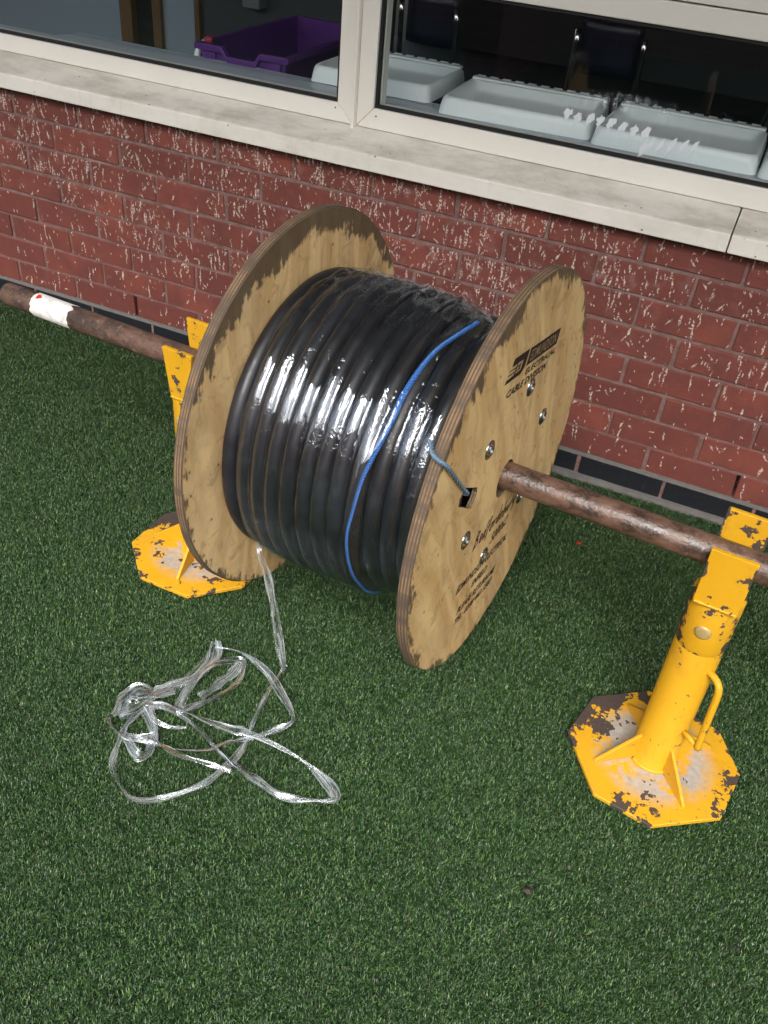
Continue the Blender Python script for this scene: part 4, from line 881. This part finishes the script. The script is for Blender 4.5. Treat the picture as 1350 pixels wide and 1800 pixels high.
v, f = ribbon([(-0.690, -0.925, 0.262), (-0.675, -0.945, 0.240), (-0.660, -0.943, 0.195), (-0.645, -0.952, 0.155), (-0.633, -0.960, 0.12), (-0.618, -0.969, 0.06), (-0.602, -0.982, 0.022), (-0.598, -0.985, 0.010)], 0.021, 2.2, 0.5, 10)
set_uv(mobj('hanging_film', v, f, MAT['film'], strip, True), RUV)

# ------------------------------------------------------------------ small litter on the turf
o = box('plastic_scrap', -0.187, -0.178, -0.293, -0.288, 0.004, 0.008, MAT['red'], None, .001); tag(o, 'tiny red plastic scrap on the turf below the pipe', 'litter')
bm = bmesh.new(); g = random.Random(3); c = bm.verts.new((-0.023, -1.205, 0.010)); ring = []
for i in range(9):
    a = 2 * math.pi * i / 9; r_ = 0.0056 * (0.7 + g.random() * .6); ring.append(bm.verts.new((-0.023 + r_ * 1.3 * math.cos(a), -1.205 + r_ * math.sin(a), 0.005 + g.random() * .003)))
for i in range(9): bm.faces.new((c, ring[i], ring[(i + 1) % 9]))
o = bmobj('dead_leaf', bm, MAT['leafm']); sm = o.modifiers.new('t', 'SOLIDIFY'); sm.thickness = .001; tag(o, 'small brown scrap of dead leaf on the turf in the foreground', 'leaf')

# ------------------------------------------------------------------ artificial grass: tufted tiles of real blades
def turf_tile(seed, n=900, size=0.10):
    r_ = np.random.default_rng(seed); V = np.zeros((n, 7, 3), np.float32); colr = np.zeros((n, 7, 3), np.float32)
    px = (r_.random(n) - .5) * size; py = (r_.random(n) - .5) * size
    th = r_.random(n) * 2 * np.pi; L = r_.uniform(.008, .0145, n); wd = r_.uniform(.0005, .0010, n)
    lean = r_.uniform(.25, 1.35, n); curl = r_.uniform(-.6, 1.6, n); bend = r_.uniform(-1.3, 1.3, n)
    x, y, z = px.copy(), py.copy(), np.zeros(n); seg = L / 3; ang = lean * .35; az = th.copy()
    for k in range(4):
        sx, sy = -np.sin(az), np.cos(az); w = wd * (1 - (k / 3) ** 2 * 1.0)
        if k < 3:
            V[:, 2 * k, 0] = x - sx * w; V[:, 2 * k, 1] = y - sy * w; V[:, 2 * k, 2] = z
            V[:, 2 * k + 1, 0] = x + sx * w; V[:, 2 * k + 1, 1] = y + sy * w; V[:, 2 * k + 1, 2] = z
        else: V[:, 6, 0], V[:, 6, 1], V[:, 6, 2] = x, y, z
        x = x + np.sin(ang) * np.cos(az) * seg; y = y + np.sin(ang) * np.sin(az) * seg; z = np.maximum(z + np.cos(ang) * seg, .001)
        ang = ang + lean * .45 + curl * .30; az = az + bend * .55
    z_scale = 1.0; V[:, :, 2] *= z_scale
    colr[:, :, 0] = r_.random(n)[:, None]; colr[:, :, 1] = r_.random(n)[:, None]
    F = []
    for i in range(n): b = i * 7; F += [(b, b + 1, b + 3, b + 2), (b + 2, b + 3, b + 5, b + 4), (b + 4, b + 5, b + 6)]
    me = bpy.data.meshes.new('turf_tuft'); me.from_pydata(V.reshape(-1, 3).tolist(), [], F)
    at = me.attributes.new('blade', 'FLOAT_VECTOR', 'POINT'); at.data.foreach_set('vector', colr.reshape(-1))
    for p_ in me.polygons: p_.use_smooth = True
    me.materials.append(MAT['grass']); me.update()
    return bpy.data.objects.new('turf_tuft', me)
tiles = bpy.data.collections.new('turf_tiles')
for i in range(6): tiles.objects.link(turf_tile(40 + i))
pts = []; step = 0.05
ny = int(2.9 / step); nx = int(4.6 / step)
for iy in range(ny):
    for ix in range(nx):
        pts.append((-3.1 + ix * step + random.uniform(-.012, .012), -0.035 - iy * step + random.uniform(-.012, .012), GZ))
gm = bpy.data.meshes.new('artificial_grass'); gm.from_pydata(pts, [], []); gm.update()
grass = bpy.data.objects.new('artificial_grass', gm); col.objects.link(grass); tag(grass, 'green artificial turf with short curly blades', 'grass', kind='stuff')
ng = bpy.data.node_groups.new('scatter_turf', 'GeometryNodeTree')
ng.interface.new_socket('Geometry', in_out='INPUT', socket_type='NodeSocketGeometry'); ng.interface.new_socket('Geometry', in_out='OUTPUT', socket_type='NodeSocketGeometry')
gi = ng.nodes.new('NodeGroupInput'); go = ng.nodes.new('NodeGroupOutput'); ci = ng.nodes.new('GeometryNodeCollectionInfo'); ci.inputs[0].default_value = tiles; ci.inputs[1].default_value = True; ci.inputs[2].default_value = True
ip = ng.nodes.new('GeometryNodeInstanceOnPoints'); ip.inputs['Pick Instance'].default_value = True
rv = ng.nodes.new('FunctionNodeRandomValue'); rv.data_type = 'FLOAT_VECTOR'; rv.inputs[0].default_value = (0, 0, 0); rv.inputs[1].default_value = (0, 0, 6.28)
rs = ng.nodes.new('FunctionNodeRandomValue'); rs.data_type = 'FLOAT'; rs.inputs[2].default_value = 0.85; rs.inputs[3].default_value = 1.1
ri = ng.nodes.new('FunctionNodeRandomValue'); ri.data_type = 'INT'; ri.inputs[4].default_value = 0; ri.inputs[5].default_value = 5
L_ = ng.links.new
L_(gi.outputs[0], ip.inputs['Points']); L_(ci.outputs[0], ip.inputs['Instance']); L_(ri.outputs[2], ip.inputs['Instance Index']); L_(rv.outputs[0], ip.inputs['Rotation']); L_(rs.outputs[1], ip.inputs['Scale']); L_(ip.outputs[0], go.inputs[0])
gmod = grass.modifiers.new('scatter', 'NODES'); gmod.node_group = ng
